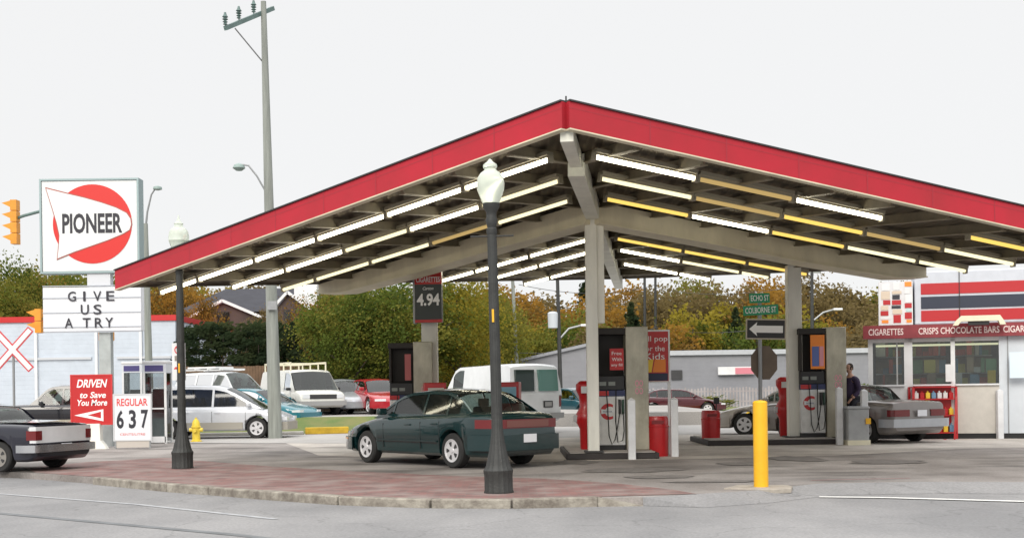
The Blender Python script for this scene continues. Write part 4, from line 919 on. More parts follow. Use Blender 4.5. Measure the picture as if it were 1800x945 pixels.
# lamp posts
globe_m = bpy.data.materials.new('frosted_globe'); globe_m.use_nodes = True; b = globe_m.node_tree.nodes['Principled BSDF']
b.inputs['Base Color'].default_value = (.80, .86, .78, 1); b.inputs['Roughness'].default_value = .25; b.inputs['Transmission Weight'].default_value = .45; b.inputs['IOR'].default_value = 1.15
clear_m = glass('clear_globe', (.88, .93, .9), .80)
def lamp(label, base, H, lean, frosted, sticker):
    t = thing('lamp_post', label, 'lamp post', base, 0, 'cast iron lamp posts'); t.rotation_euler = (0, lean, 0)
    k = H / 4.65
    MB().lathe([(.20, 0), (.205, .02), (.195, .05), (.195, .26), (.20, .28), (.205, .32), (.18, .36), (.165, .40), (.155, .45), (.13, .55), (.105, .68), (.088, .80), (.083, .86), (.078, .9), (.076, 1.2), (.066, 3.62 * k)], 36, flute=.028).build('pole', iron, t)
    MB().lathe([(.066, 3.60 * k), (.075, 3.62 * k), (.075, 3.68 * k), (.060, 3.70 * k), (.07, 3.74 * k), (.085, 3.80 * k), (.07, 3.86 * k), (.075, 3.92 * k), (.115, 3.98 * k), (.12, 4.04 * k)], 20).build('capital', iron, t)
    z = 4.04 * k
    if frosted: MB().lathe([(.115, z), (.15, z + .08), (.185, z + .18), (.195, z + .27), (.18, z + .36), (.14, z + .42), (.085, z + .46), (.08, z + .48), (.10, z + .50), (.095, z + .54), (.04, z + .58), (.03, z + .60), (.005, z + .62)], 28).build('globe', globe_m, t)
    else:
        MB().lathe([(.115, z), (.15, z + .08), (.185, z + .18), (.195, z + .20)], 28).build('globe', globe_m, t)
        MB().lathe([(.193, z + .20), (.196, z + .28), (.18, z + .37), (.14, z + .43), (.085, z + .47), (.08, z + .50), (.09, z + .53), (.04, z + .58), (.005, z + .70)], 28).build('globe_top', globe_m, t)
    if sticker: MB().box(-.03, .0, -.085, -.07, sticker, sticker + .18).build('sticker', yellow, t)
    return t
lb = G(877, 866); lamp('near black cast iron lamp post with frosted acorn globe, in front of the green sedan', lb, 4.65, R(-.75), True, 2.38)
MB().tube([(-.3, -.02, 3.58), (.3, -.02, 3.58)], .012, 6).build('banner_bar', iron, bpy.data.objects['lamp_post'])
ll = G(321, 823); lamp('far black cast iron lamp post at left with no-parking plate', ll, 4.83, R(-.15), False, 1.85)
# hydrant
p = gx(345, 776, 37.5); t = thing('fire_hydrant', 'yellow fire hydrant in front of the white minivan', 'fire hydrant', p)
MB().lathe([(.17, 0), (.17, .04), (.12, .05), (.11, .42), (.14, .43), (.14, .47), (.12, .48), (.11, .58), (.07, .66), (.03, .68), (.03, .73)], 20).build('barrel', mat('hydrant_yellow', (.78, .58, .06), .5, var=.15), t)
for rz in (0, 1): 
    mb = MB(); mb.tube([(-.2, 0, .36), (.2, 0, .36)] if rz == 0 else [(0, -.2, .34), (0, 0, .34)], .055, 12); mb.build('outlet', mat('hydrant_yellow', (.78, .58, .06)), t)
# phone booths
def booth(label, px0, px1, pyt, pyb, Y, tall=2.4):
    a = gx(px0, pyb, Y); b = gx(px1, pyb, Y); w = (b.x - a.x); t = thing('phone_booth', label, 'phone booth', V((a.x + b.x) / 2, Y + w / 2, 0), 0, 'phone booths'); r = w / 2
    for i, j in ((-1, -1), (1, -1), (-1, 1), (1, 1)): MB().box(i * r - .03, i * r + .03, j * r - .03, j * r + .03, 0, tall - .35).build('corner_post', white, t)
    MB().box(-r - .05, r + .05, -r - .05, r + .05, tall - .08, tall).build('roof', white, t, bevel=.02)
    MB().box(-r - .03, r + .03, -r - .03, r + .03, tall - .35, tall - .08).build('header', mat('booth_white', (.62, .65, .7), .5), t)
    MB().box(-r + .03, r - .05, -r - .036, -r - .03, tall - .31, tall - .13).build('header_sign', mat('booth_navy', (.06, .05, .18), .4), t)
    for x in (-r, r): MB().box(x - .004, x + .004, -r + .03, r - .03, .15, tall - .36).build('glass_pane', pane_glass, t)
    MB().box(-r + .03, r - .03, -r - .004, -r + .004, .15, tall - .36).build('glass_pane', pane_glass, t)
    MB().box(-r, r, r - .02, r + .02, .05, 1.0).build('back_panel', white, t); MB().box(-r, r, -r - .03, -r + .02, 1.0, 1.04).build('rail', white, t); MB().box(-r, r, -r - .03, -r + .03, .02, .2).build('kick_plate', white, t)
    ph = MB(); ph.box(-.17, .17, r - .3, r - .12, .9, 1.6); ph.build('telephone', mat('phone_dark', (.06, .05, .05), .4), t, bevel=.02)
booth('nearer white glass phone booth with navy header beside the price board', 255, 292, 632, 777, 36.8, 2.42)
booth('farther glass phone booth with navy header behind the price board', 218, 250, 634, 775, 40.5, 2.5)

# ---------------------------------------------------------------- vehicles
def wheel(parent, x, y, r, w, side, rimm, spokes=5):
    t = bpy.data.objects.new('wheel', None); 
    mb = MB(); s = side
    mb.lathe([(r * .6, -w / 2 + .05), (r * .64, -w / 2), (r * .93, -w / 2), (r, -w / 2 + .03), (r, w / 2 - .03), (r * .93, w / 2), (r * .64, w / 2), (r * .6, w / 2 - .05)], 28, (0, 0, 0), axis='Y')
    ty = mb.build('wheel', rubber, parent); ty.location = (x, y, r)
    mb = MB(); mb.lathe([(r * .64, s * (w / 2 - .01)), (r * .66, s * (w / 2 + .006)), (r * .60, s * (w / 2 + .004)), (r * .55, s * (w / 2 - .03)), (r * .16, s * (w / 2 - .012)), (r * .13, s * (w / 2 + .004)), (.01, s * (w / 2 + .006))], 28, axis='Y')
    for i in range(spokes):
        a = 2 * math.pi * i / spokes; q = []
        for (rr, da) in ((.26, -.16), (.50, -.26), (.52, 0), (.50, .26), (.26, .16)): q.append((r * rr * math.cos(a + da), r * rr * math.sin(a + da)))
        mb.prism(q, s * (w / 2 - .009), s * (w / 2 - .001), 1)
    mb.build('rim', [rimm, dark_grey], ty)
    return ty
def car(name, label, cat, loc, heading, spec, group=None):
    """local +x is forward, origin on the ground under the middle"""
    S = spec; t = thing(name, label, cat, loc, heading, group)
    L, W = S['L'], S['W']; r = S.get('r', .32); xf, xr = S['xf'], S['xr']; ra = r + S.get('gap', .055); hw = W / 2
    deck = S['deck']; clear = S.get('clear', .22); step = S.get('step', .05); pm = S['paint']
    nose = S.get('nose', .5); drop = S.get('drop', .22)
    def wid(x):
        e = max(0, abs(x) - (L / 2 - nose)) / nose; return hw * (1 - drop * e ** 2.2)
    xs = []; x = -L / 2
    while x < L / 2 - 1e-6: xs.append(x); x += step
    xs.append(L / 2)
    for xw in (xf, xr): xs += [xw - ra, xw + ra, xw - ra * .97, xw + ra * .97, xw - ra * .88, xw + ra * .88]
    xs = sorted(set(round(v, 4) for v in xs))
    mb = MB(); K = None; rings = []
    for x in xs:
        w = wid(x); zt = slerp(deck, x); e = max(0, abs(x) - (L / 2 - .25)) / .25
        zb = clear + .10 * e ** 2
        for xw in (xf, xr):
            if abs(x - xw) < ra: zb = max(zb, r + math.sqrt(max(0, ra * ra - (x - xw) ** 2)))
        crown = S.get('crown', .035) * (1 - e * .5); H = zt - zb
        zc = max(zb + .02, clear + (zt - clear) * .45); zs = max(zb + .03, zt - .16)
        half = [(0, zb), (w * .90, zb), (w * .965, zb + min(.05, H * .15)), (w * .995, min(zc, zt - .2) if zc < zt - .2 else zb + H * .4), (w * 1.0, max(zs - .02, zb + H * .5)), (w * .985, zt - .075), (w * .955, zt - .028), (w * .90, zt - .003), (w * .6, zt + crown * .6), (0, zt + crown)]
        ring = [(x, y, z) for y, z in half] + [(x, -y, z) for y, z in reversed(half[1:-1])]
        rings.append(ring)
    K = len(rings[0]); o = len(mb.v)
    for rg in rings: mb.v += rg
    for i in range(len(rings) - 1):
        for k in range(K): mb.f.append((i * K + k, i * K + (k + 1) % K, (i + 1) * K + (k + 1) % K, (i + 1) * K + k)); mb.m.append(0)
    mb.f.append(tuple(range(K))); mb.m.append(0); mb.f.append(tuple((len(rings) - 1) * K + k for k in range(K))); mb.m.append(0)
    body = mb.build('body', pm, t)
    u = MB(); u.box(-L / 2 + .3, L / 2 - .3, -hw + .24, hw - .24, clear + .03, min(z for _, z in deck) - .1); u.build('underbody', black, t)
    # cabin
    cab = S['cabin']; zbelt = S['belt']; yb = hw * S.get('cabw', .90); tum = S.get('tumble', .40)
    def yc(z): return yb - tum * max(0, z - zbelt) if z < zbelt + 1.5 else yb
    c2 = [(-a_, b_) for a_, b_ in cab]        # increasing -x
    lo_, hi_ = cab[0][0], cab[-1][0]
    def top(x): return lerp([(a_, b_) for a_, b_ in sorted(cab)], x)
    i1, i2 = S['glass_idx']                   # indices of roof front and roof rear in cab list (front -> rear)
    def sheet(pts, name, m, th=0.0, shrink=0.0):
        mb = MB(); fr = [-1, -.93, -.6, -.2, .2, .6, .93, 1]; n_ = len(fr)
        for a_, b_ in pts:
            y = yc(b_) - shrink; cr = S.get('rcrown', .05)
            for f_ in fr: mb.v.append((a_, y * f_, b_ + cr * (1 - f_ * f_) * min(1, max(0, (b_ - zbelt) / .3)) - (.018 if abs(f_) == 1 else 0) + th))
        for i in range(len(pts) - 1):
            for k in range(n_ - 1): mb.f.append((i * n_ + k, i * n_ + k + 1, (i + 1) * n_ + k + 1, (i + 1) * n_ + k)); mb.m.append(0)
        return mb.build(name, m, t, fix=False)
    roofpts = cab[i1:i2 + 1]
    sheet(roofpts, 'roof', pm)
    gm = S.get('glass', car_glass)
    sheet(cab[:i1 + 1], 'windshield', gm, .0, .035)
    if S.get('rear_glass', True): sheet(cab[i2:], 'rear_window', gm, .0, .06)
    else: sheet(cab[i2:], 'rear_panel', pm)
    # side frames with window openings
    outer = [(a_, b_) for a_, b_ in cab]
    bz = zbelt - .03
    outer = [(cab[0][0], bz)] + outer + [(cab[-1][0], bz)]
    wins = []
    for wa, wb in S['wins']:             # x from rear to front
        pts = []; mgn = S.get('margin', .055); zb0 = zbelt + .035; N_ = 14; tops = []
        for i in range(N_ + 1):
            x = wa + (wb - wa) * i / N_; z = top(x) - mgn
            if z > zb0 + .02: tops.append((x, z))
        if len(tops) < 2: continue
        wins.append([(tops[0][0], zb0)] + tops + [(tops[-1][0], zb0)])
    for sg in (1, -1):
        mb = MB(); loops = [outer] + wins
        tri = tessellate_polygon([[Vector((p[0], p[1], 0)) for p in l] for l in loops]); flat = [p for l in loops for p in l]
        mb.add([(p[0], sg * yc(p[1]), p[1]) for p in flat], [tuple(q) for q in tri]); mb.build('side_frame', S.get('pillar', pm), t, smooth=False, fix=False)
        for wn in wins:
            mb = MB(); tri = tessellate_polygon([[Vector((p[0], p[1], 0)) for p in wn]]); mb.add([(p[0], sg * (yc(p[1]) - .012), p[1]) for p in wn], [tuple(q) for q in tri]); mb.build('window', S.get('side_glass', gm), t, smooth=False, fix=False)
    # interior
    it = MB(); x0, x1 = cab[-1][0] + .25, cab[0][0] - .3; it.box(min(x0, x1), max(x0, x1), -yb + .12, yb - .12, zbelt - .05, zbelt + .045)
    for sxn in S.get('seats', (xf - 1.35, xf - 2.2)):
        for sy in (-.36, .36): it.box(sxn - .08, sxn + .06, sy - .22, sy + .22, zbelt, zbelt + .16); it.box(sxn - .05, sxn + .04, sy - .11, sy + .11, zbelt + .16, zbelt + .32)
    it.build('seats', interior, t, bevel=.02)
    for x, side in ((xf, 1), (xf, -1), (xr, 1), (xr, -1)): wheel(t, x, side * (hw - .13), r, .21, side, S.get('rim', alloy), S.get('spokes', 5))
    # band that follows the plan outline at one end
    def band(name, m, end, y0, y1, back, z0, z1, off, parent=t, th=.03, both=True):
        for sg in ((1, -1) if both else (1,)):
            pl = []; X = end * L / 2
            if y0 < wid(X) * .97: pl += [(X + end * off, y0), (X + end * off, min(y1, wid(X) * .97))]
            if back > 0:
                for i in range(7): xx = X - end * back * i / 6; pl.append((xx + (end * off * .6 if i == 0 else 0), wid(xx) + off))
            inn = [(a_ - end * th if j < 2 else a_, max(0.0, b_ - th) if j > 1 else b_) for j, (a_, b_) in enumerate(pl)]
            mb = MB(); n_ = len(pl); vs = []
            for q in (pl, inn):
                for z in (z0, z1): vs += [(a_, sg * b_, z) for a_, b_ in q]
            mb.v = vs
            for i in range(n_ - 1):
                mb.f += [(i, i + 1, n_ + i + 1, n_ + i), (2 * n_ + i, 3 * n_ + i, 3 * n_ + i + 1, 2 * n_ + i + 1), (n_ + i, n_ + i + 1, 3 * n_ + i + 1, 3 * n_ + i), (i, 2 * n_ + i, 2 * n_ + i + 1, i + 1)]
            mb.f += [(0, n_, 3 * n_, 2 * n_), (n_ - 1, 3 * n_ - 1, 4 * n_ - 1, 2 * n_ - 1)]
            mb.m = [0] * len(mb.f); mb.build(name, m, parent)
    for bnd in S.get('bands', ()): band(*bnd)
    # door gaps, handles, mirrors
    gp = MB()
    for x in S.get('doors', ()):
        for sg in (1, -1):
            y = sg * (wid(x) * .998 + .002)
            gp.box(x - .006, x + .006, min(y, y - sg * .01), max(y, y - sg * .01), clear + .12, lerp(deck, x) - .12)
    if S.get('doors'): gp.build('door_gap', black, t)
    for x in S.get('handles', ()):
        for sg in (1, -1): y = sg * (hw + .012); MB().box(x - .09, x + .09, y - .012, y + .012, lerp(deck, x) - .18, lerp(deck, x) - .15).build('door_handle', S.get('handlem', pm), t, bevel=.005)
    if S.get('mould'):
        z0, z1, mm = S['mould']
        for sg in (1, -1): y = sg * (hw + .005); MB().box(xr + ra + .05, xf - ra - .05, y - .012, y + .012, z0, z1).build('side_moulding', mm, t)
    mx_ = S.get('mirror', cab[0][0] - .45)
    for sg in (1, -1): MB().box(mx_ - .05, mx_ + .07, sg * (yb + .02) - (.0 if sg > 0 else .2), sg * (yb + .02) + (.2 if sg > 0 else 0), zbelt + .02, zbelt + .15).build('mirror', S.get('mirrorm', pm), t, bevel=.03)
    if S.get('plate'):
        y0, z0 = S['plate']; MB().box(-L / 2 - .085, -L / 2 - .07, y0 - .15, y0 + .15, z0, z0 + .15).build('licence_plate', plate, t)
    return t
# palette
green_p = paint('dark_green_paint', (.005, .025, .027)); silver_p = mat('silver_paint', (.42, .44, .47), .3, metal=.4, coat=.6, var=.1); white_p = paint('white_car_paint', (.70, .72, .74)); navy_p = paint('navy_paint', (.014, .015, .026))
taupe_p = mat('taupe_paint', (.22, .20, .19), .3, metal=.3, coat=.6, var=.1); red_p = paint('red_car_paint', (.40, .02, .03)); teal_p = paint('teal_paint', (.02, .17, .22)); black_p = paint('black_car_paint', (.015, .015, .02)); maroon_p = paint('maroon_paint', (.06, .006, .010))
def sedan(pm, **k):
    S = dict(L=4.95, W=1.84, xf=1.50, xr=-1.36, r=.325, paint=pm, nose=.75, drop=.26, clear=.22,
        deck=[(-2.475, .80), (-2.40, .95), (-2.2, 1.0), (-1.6, 1.01), (-1.0, .985), (.9, .93), (1.3, .88), (1.9, .76), (2.3, .64), (2.42, .56), (2.475, .48)],
        cabin=[(1.28, .90), (1.0, 1.06), (.70, 1.23), (.44, 1.34), (.15, 1.40), (-.4, 1.43), (-.95, 1.415), (-1.22, 1.36), (-1.50, 1.23), (-1.74, 1.09), (-1.90, .99)], glass_idx=(3, 7), belt=.955,
        wins=[(-1.50, -1.14), (-1.09, -.40), (-.34, .62), (.66, 1.0)], doors=(-1.0, -.40, .85), handles=(-.85, .0), seats=(.1, -.75),
        bands=[('tail_light', tail_red, -1, .42, 1, .28, .74, .87, .012), ('bumper', pm, -1, 0, 1, .55, .34, .62, .055), ('bumper', pm, 1, 0, 1, .55, .26, .52, .05), ('headlight', lens, 1, .45, 1, .25, .53, .62, .012)],
        plate=(0, .48), mould=None)
    S.update(k); return S
# dark green sedan (main)
rw = G(800, 822)   # rear left wheel contact
hd = R(180 - 50); fwd = V(math.cos(hd), math.sin(hd), 0); lft = V(-math.sin(hd), math.cos(hd), 0)
ctr_s = V(rw.x, rw.y, 0) - fwd * (-1.36) - lft * (.92 - .10)
car('sedan', 'dark green sedan parked on the forecourt behind the near lamp post', 'car', ctr_s, hd,
    sedan(green_p, step=.035, mould=(.47, .50, mat('trim_dark_green', (.01, .02, .02), .5)), bands=[('tail_light', tail_red, -1, 0.0, 1, .42, .74, .90, .012), ('reflector_panel', mat('brown_lens', (.16, .05, .04), .25, coat=.5), -1, 0, .5, 0, .76, .88, .02), ('bumper', green_p, -1, 0, 1, .55, .34, .62, .06), ('bumper', green_p, 1, 0, 1, .55, .26, .52, .05), ('headlight', lens, 1, .45, 1, .3, .53, .62, .012), ('side_marker', amber, 1, 2, 1, .30, .47, .50, .056)]))
# dark sedan at the left edge, white sheets over boot and roof
box_sed = dict(deck=[(-2.48, .74), (-2.46, .95), (-2.38, 1.0), (-1.5, 1.03), (-1.0, 1.0), (1.0, .98), (1.9, .95), (2.35, .90), (2.46, .82), (2.48, .7)], L=4.96, W=1.80, xf=1.4, xr=-1.56,
    cabin=[(1.30, .98), (1.10, 1.1), (.80, 1.27), (.60, 1.34), (.3, 1.38), (-.3, 1.39), (-.70, 1.37), (-.85, 1.32), (-1.0, 1.16), (-1.12, 1.02)], glass_idx=(3, 6), wins=[(-.82, -.12), (-.06, .98)], belt=.99, nose=.25, drop=.10, doors=(-.80, -.09, 1.0), handles=(-.8, -.1), seats=(.0, -.8))
rw = G(2, 829); hd = R(180 - 21); fwd = V(math.cos(hd), math.sin(hd), 0); lft = V(-math.sin(hd), math.cos(hd), 0)
ctr_s = V(rw.x, rw.y, 0) + fwd * 1.56 * .93 - lft * .80 * .93
S = sedan(navy_p, **box_sed); S['bands'] = [('boot_panel', white_p, -1, 0, 1, .10, .62, .965, .012), ('tail_light', tail_red, -1, .66, 1, .16, .68, .88, .022), ('bumper', chrome, -1, 0, 1, .35, .42, .58, .10), ('bumper', chrome, 1, 0, 1, .35, .42, .58, .10)]; S['mould'] = (.40, .47, chrome); S['rim'] = mat('hubcap', (.35, .33, .30), .4, metal=.7); S['plate'] = (0, .44); S['roofm'] = white_p
left_car = car('sedan', 'old dark blue sedan with pale boot and chrome bumper at the left edge', 'car', ctr_s, hd, S); left_car.scale = (.93, .93, .89)
mb = MB(); mb.add([(-2.42, -.76, 1.0), (-1.2, -.78, 1.02), (-1.2, .78, 1.02), (-2.42, .76, 1.0), (-2.42, 0, 1.035), (-1.2, 0, 1.055)], [(0, 4, 5, 1), (4, 3, 2, 5)]); o = mb.build('boot_lid', white_p, left_car); o.location.z = .055
mb = MB(); mb.add([(.58, -.64, 1.36), (.3, -.62, 1.40), (-.3, -.62, 1.41), (-.70, -.63, 1.39), (.58, .64, 1.36), (.3, .62, 1.40), (-.3, .62, 1.41), (-.70, .63, 1.39), (.58, 0, 1.40), (.3, 0, 1.44), (-.3, 0, 1.45), (-.70, 0, 1.43)], [(0, 8, 9, 1), (1, 9, 10, 2), (2, 10, 11, 3), (8, 4, 5, 9), (9, 5, 6, 10), (10, 6, 7, 11)]); mb.build('roof_cover', white_p, left_car).location.z = .03
# grey car at the kiosk, beige car beyond
rr = gx(1592, 776, 31.4); hd = R(180 - 62); fwd = V(math.cos(hd), math.sin(hd), 0); lft = V(-math.sin(hd), math.cos(hd), 0)
S = sedan(taupe_p, **box_sed); S['bands'] = [('tail_light', tail_red, -1, .35, 1, .16, .66, .82, .022), ('bumper', silver_p, -1, 0, 1, .35, .40, .60, .10), ('bumper', silver_p, 1, 0, 1, .35, .40, .58, .10)]; S['plate'] = (0, .66)
car('sedan', 'grey sedan seen from behind beside the kiosk window', 'car', V(rr.x, rr.y, 0) + fwd * 1.42 + lft * .6, hd, S)
hd = R(180 - 20); car('sedan', 'beige sedan whose rounded nose shows left of the pale column', 'car', gx(1408, 765, 36.6), hd, sedan(mat('beige_car_paint', (.40, .37, .34), .3, metal=.2, coat=.5, var=.1), doors=()))
# white panel van
van = dict(L=5.4, W=2.02, xf=1.75, xr=-1.65, r=.36, paint=white_p, nose=.18, drop=.06, clear=.35, deck=[(-2.7, 1.16), (-1, 1.16), (1.3, 1.16), (2.0, 1.14), (2.55, 1.02), (2.68, .9), (2.7, .75)], belt=1.13,
    cabin=[(1.95, 1.15), (1.7, 1.4), (1.4, 1.75), (1.2, 1.96), (.9, 2.06), (-1, 2.08), (-2.45, 2.06), (-2.58, 2.0), (-2.68, 1.5), (-2.70, 1.15)], glass_idx=(3, 7), rear_glass=False, wins=[(.55, 1.30)], cabw=.985, tumble=.13, rcrown=.06, margin=.10, doors=(.5, 1.45), handles=(.6,), seats=(.5,), crown=.02, mirrorm=black,
    bands=[('tail_light', tail_red, -1, .88, 1, .06, .8, 1.12, .012), ('bumper', mat('van_bumper', (.3, .3, .3), .5), -1, 0, 1, .1, .45, .62, .09), ('bumper', mat('van_bumper', (.3, .3, .3)), 1, 0, 1, .3, .45, .65, .08), ('headlight', lens, 1, .6, .9, 0, .78, .95, .012), ('grille', dark_grey, 1, 0, .6, 0, .75, .95, .014)], plate=None)
hd = R(180 - 60); fwd = V(math.cos(hd), math.sin(hd), 0); lft = V(-math.sin(hd), math.cos(hd), 0)
vr = gx(943, 758, 40.6); vc = V(vr.x, vr.y, 0) + fwd * 2.7
vt = car('panel_van', 'long white panel van seen from behind beyond the green sedan', 'van', vc, hd, van); vt.scale = (1, 1, 1.07)
for y0, y1 in ((.08, .80), (-.84, -.10)):
    mb = MB(); mb.add([(-2.705, y0 * .98, 1.97), (-2.735, y0, 1.30), (-2.735, y1, 1.30), (-2.705, y1 * .98, 1.97)][::1], [(0, 1, 2, 3)]); 
    mb = MB(); mb.v = [(-2.725, y0 * .95, 1.93), (-2.745, y0, 1.28), (-2.745, y1, 1.28), (-2.725, y1 * .95, 1.93), (-2.56, y0 * .95, 1.93), (-2.66, y0, 1.30), (-2.66, y1, 1.30), (-2.56, y1 * .95, 1.93)]; mb.f = [(0, 1, 2, 3), (7, 6, 5, 4), (0, 4, 5, 1), (1, 5, 6, 2), (2, 6, 7, 3), (3, 7, 4, 0)]; mb.m = [0] * 6
    mb.build('rear_window', mat('van_glass', (.02, .035, .03), .06, coat=.8) if y0 > 0 else mat('van_glass_green', (.10, .22, .19), .06, coat=.8), vt)
MB().box(-2.73, -2.705, -.62, -.28, .78, .98).build('plate_recess', black, vt); MB().box(-2.74, -2.731, -.58, -.32, .81, .95).build('licence_plate', mat('plate_dull', (.3, .3, .3), .5), vt)
# white minivan on the street
mini = dict(L=4.75, W=1.86, xf=1.45, xr=-1.40, r=.33, paint=silver_p, nose=.6, drop=.22, clear=.25, deck=[(-2.375, .85), (-2.3, 1.0), (-1, 1.0), (1.0, .98), (1.7, .88), (2.2, .72), (2.34, .6), (2.375, .5)], belt=.98,
    cabin=[(1.65, .92), (1.2, 1.16), (.75, 1.42), (.45, 1.56), (.1, 1.64), (-.8, 1.67), (-1.9, 1.63), (-2.1, 1.55), (-2.25, 1.25), (-2.34, 1.0)], glass_idx=(3, 7), wins=[(-2.05, -1.05), (-.98, .0), (.07, 1.2)], margin=.09, doors=(-.98, .03, 1.1), handles=(-.8, .2), seats=(.2, -.6, -1.5), tumble=.32,
    bands=[('tail_light', tail_red, -1, .75, 1, .15, .8, .98, .012), ('bumper', mat('mini_cladding', (.33, .31, .27), .6), -1, 0, 1, .5, .28, .55, .03), ('bumper', mat('mini_cladding', (.33, .31, .27)), 1, 0, 1, .5, .26, .52, .04), ('headlight', lens, 1, .45, 1, .3, .56, .68, .012)], mould=(.30, .52, mat('mini_cladding', (.33, .31, .27))), side_glass=dark_glass, plate=None, step=.06)
silver_white = mat('silver_white_paint', (.60, .62, .66), .3, metal=.1, coat=.6, var=.08); mini['paint'] = silver_white
fw = gx(455, 771, 39.6); hd = R(-2); car('minivan', 'silver white minivan on the back street behind the hydrant', 'car', V(fw.x - 1.45, fw.y + .8, 0), hd, mini)
# car park vehicles (raised lot)
suv = dict(mini); suv.update(deck=[(-2.375, 1.05), (-2.3, 1.1), (1.0, 1.08), (1.9, 1.03), (2.28, .95), (2.375, .75)], belt=1.06, clear=.36, r=.36, paint=white_p, nose=.3, drop=.12, mould=None,
    cabin=[(1.1, 1.08), (.85, 1.35), (.6, 1.62), (.45, 1.72), (.1, 1.77), (-1.0, 1.78), (-2.0, 1.75), (-2.12, 1.7), (-2.28, 1.3), (-2.32, 1.08)], wins=[(-2.0, -1.15), (-1.05, -.2), (-.12, .85)], side_glass=car_glass, doors=(-.16,), bands=[('bumper', chrome, 1, 0, 1, .2, .45, .6, .08), ('bumper', chrome, -1, 0, 1, .2, .45, .6, .08), ('grille', dark_grey, 1, 0, .5, 0, .7, .88, .014), ('headlight', lens, 1, .52, .8, 0, .7, .88, .014)], step=.09)
hd = R(-32); t = car('estate_car', 'white truck-like wagon with roof rack parked behind the silver minivan', 'car', gx(402, 700, 51, ZP), hd, suv, 'vehicles in the raised car park')
mb = MB(); mb.box(-2, .3, -.62, -.58, 1.86, 1.9).box(-2, .3, .58, .62, 1.86, 1.9)
for x in (-1.9, -1.2, -.5, .2): mb.box(x, x + .06, -.7, .7, 1.88, 1.94)
mb.build('roof_rack', white, t)
MB().box(-1.8, -.2, -.5, .5, 1.95, 2.02).build('roof_load', white, t)
wv_ = dict(van); wv_.update(paint=mat('cream_van_paint', (.66, .66, .62), .35, var=.1, coat=.5), step=.09, mirrorm=black); hd = R(-60)
t = car('work_van', 'cream white work van with a ladder rack left of the silver car', 'van', gx(530, 730, 52, ZP), hd, wv_, 'vehicles in the raised car park'); t.scale = (.92, .95, .88)
mb = MB()
for x in (.9, 0, -1, -2, -2.5): mb.box(x, x + .05, -.8, .8, 2.36, 2.42); mb.box(x, x + .05, -.82, -.77, 2.06, 2.4); mb.box(x, x + .05, .77, .82, 2.06, 2.4)
mb.box(-2.5, .95, -.82, -.77, 2.40, 2.46).box(-2.5, .95, .77, .82, 2.40, 2.46)
mb.build('ladder_rack', cream, t)
sm = dict(step=.09, doors=(-.4,), glass=glass('smoked_glass', (.22, .25, .25), .6))
car('sedan', 'teal car parked in front of the white wagon', 'car', gx(452, 740, 48.6, ZP - .35), R(-25), sedan(teal_p, **sm), 'vehicles in the raised car park')
car('sedan', 'silver car parked right of the cream work van', 'car', gx(604, 730, 53.5, ZP), R(-64), sedan(silver_p, **sm), 'vehicles in the raised car park')
car('hatchback', 'bright red car parked right of the silver car', 'car', gx(664, 730, 52.4, ZP), R(-66), sedan(red_p, **sm), 'vehicles in the raised car park')
car('sedan', 'pale silver car with its nose showing left of the red newspaper box', 'car', gx(728, 730, 57, ZP), R(-60), sedan(silver_white, **sm), 'vehicles in the raised car park')
car('sedan', 'dark car half hidden behind the silver car near the hedge', 'car', gx(575, 720, 57.6, ZP), R(-75), sedan(black_p, **sm), 'vehicles in the raised car park')
t = car('sedan', 'maroon car on the far street seen through the pumps, above the red bins', 'car', gx(1188, 742, 65.5), R(4), sedan(maroon_p, **sm)); t.scale = (1, 1, .92)
car('sedan', 'dark teal car on the far street right of the panel van', 'car', gx(1018, 745, 57), R(-60), sedan(paint('dark_teal', (.02, .07, .09)), **sm))
# black pickup at left
pk = dict(mini); pk.update(L=5.4, xf=1.75, xr=-1.7, W=1.95, r=.37, clear=.38, paint=black_p, deck=[(-2.7, 1.12), (.2, 1.12), (1.2, 1.12), (2.3, 1.06), (2.65, .98), (2.7, .75)], belt=1.1, nose=.25, drop=.1, mould=(.5, .62, mat('truck_tan', (.42, .38, .30), .5)),
    cabin=[(1.15, 1.12), (.9, 1.35), (.62, 1.62), (.5, 1.70), (.2, 1.75), (-.6, 1.75), (-.85, 1.70), (-.95, 1.4), (-1.0, 1.12)], glass_idx=(3, 6), wins=[(-.85, .0), (.07, .85)], side_glass=car_glass, doors=(-.9, .03), handles=(.1,), seats=(.1,), bands=[('bumper', chrome, 1, 0, 1, .3, .48, .68, .08), ('bumper', chrome, -1, 0, 1, .2, .48, .68, .08), ('headlight', lens, 1, .6, .85, 0, .78, .95, .014)], step=.07)
car('pickup', 'black pickup truck passing behind the red DRIVEN board', 'truck', gx(125, 755, 43.5), R(180 + 4), pk)

# stop-gap details in the car park: sign and newspaper boxes
def news(label, px, py, Y, rz, pap, z=0):
    p = gx(px, py, Y, z); t = thing('newspaper_box', label, 'newspaper box', p, rz, 'red newspaper boxes by the left island')
    for i, j in ((-1, -1), (1, -1), (-1, 1), (1, 1)): MB().box(i * .22 - .02, i * .22 + .02, j * .16 - .02, j * .16 + .02, 0, 1.25).build('leg', bin_red, t)
    MB().box(-.26, .26, -.2, .2, .75, 1.62).build('case', bin_red, t, bevel=.02); MB().box(-.17, .20, -.207, -.2, 1.10, 1.5).build('window', pap, t)
news('red newspaper box with white front at the foot of the left column', 765, 760, 29.4, R(8), mat('paper_white', (.6, .56, .52), .6)); news('red newspaper box with blue front between lamp post and panel van', 897, 765, 31.0, R(-10), mat('paper_blue', (.25, .50, .66), .5))

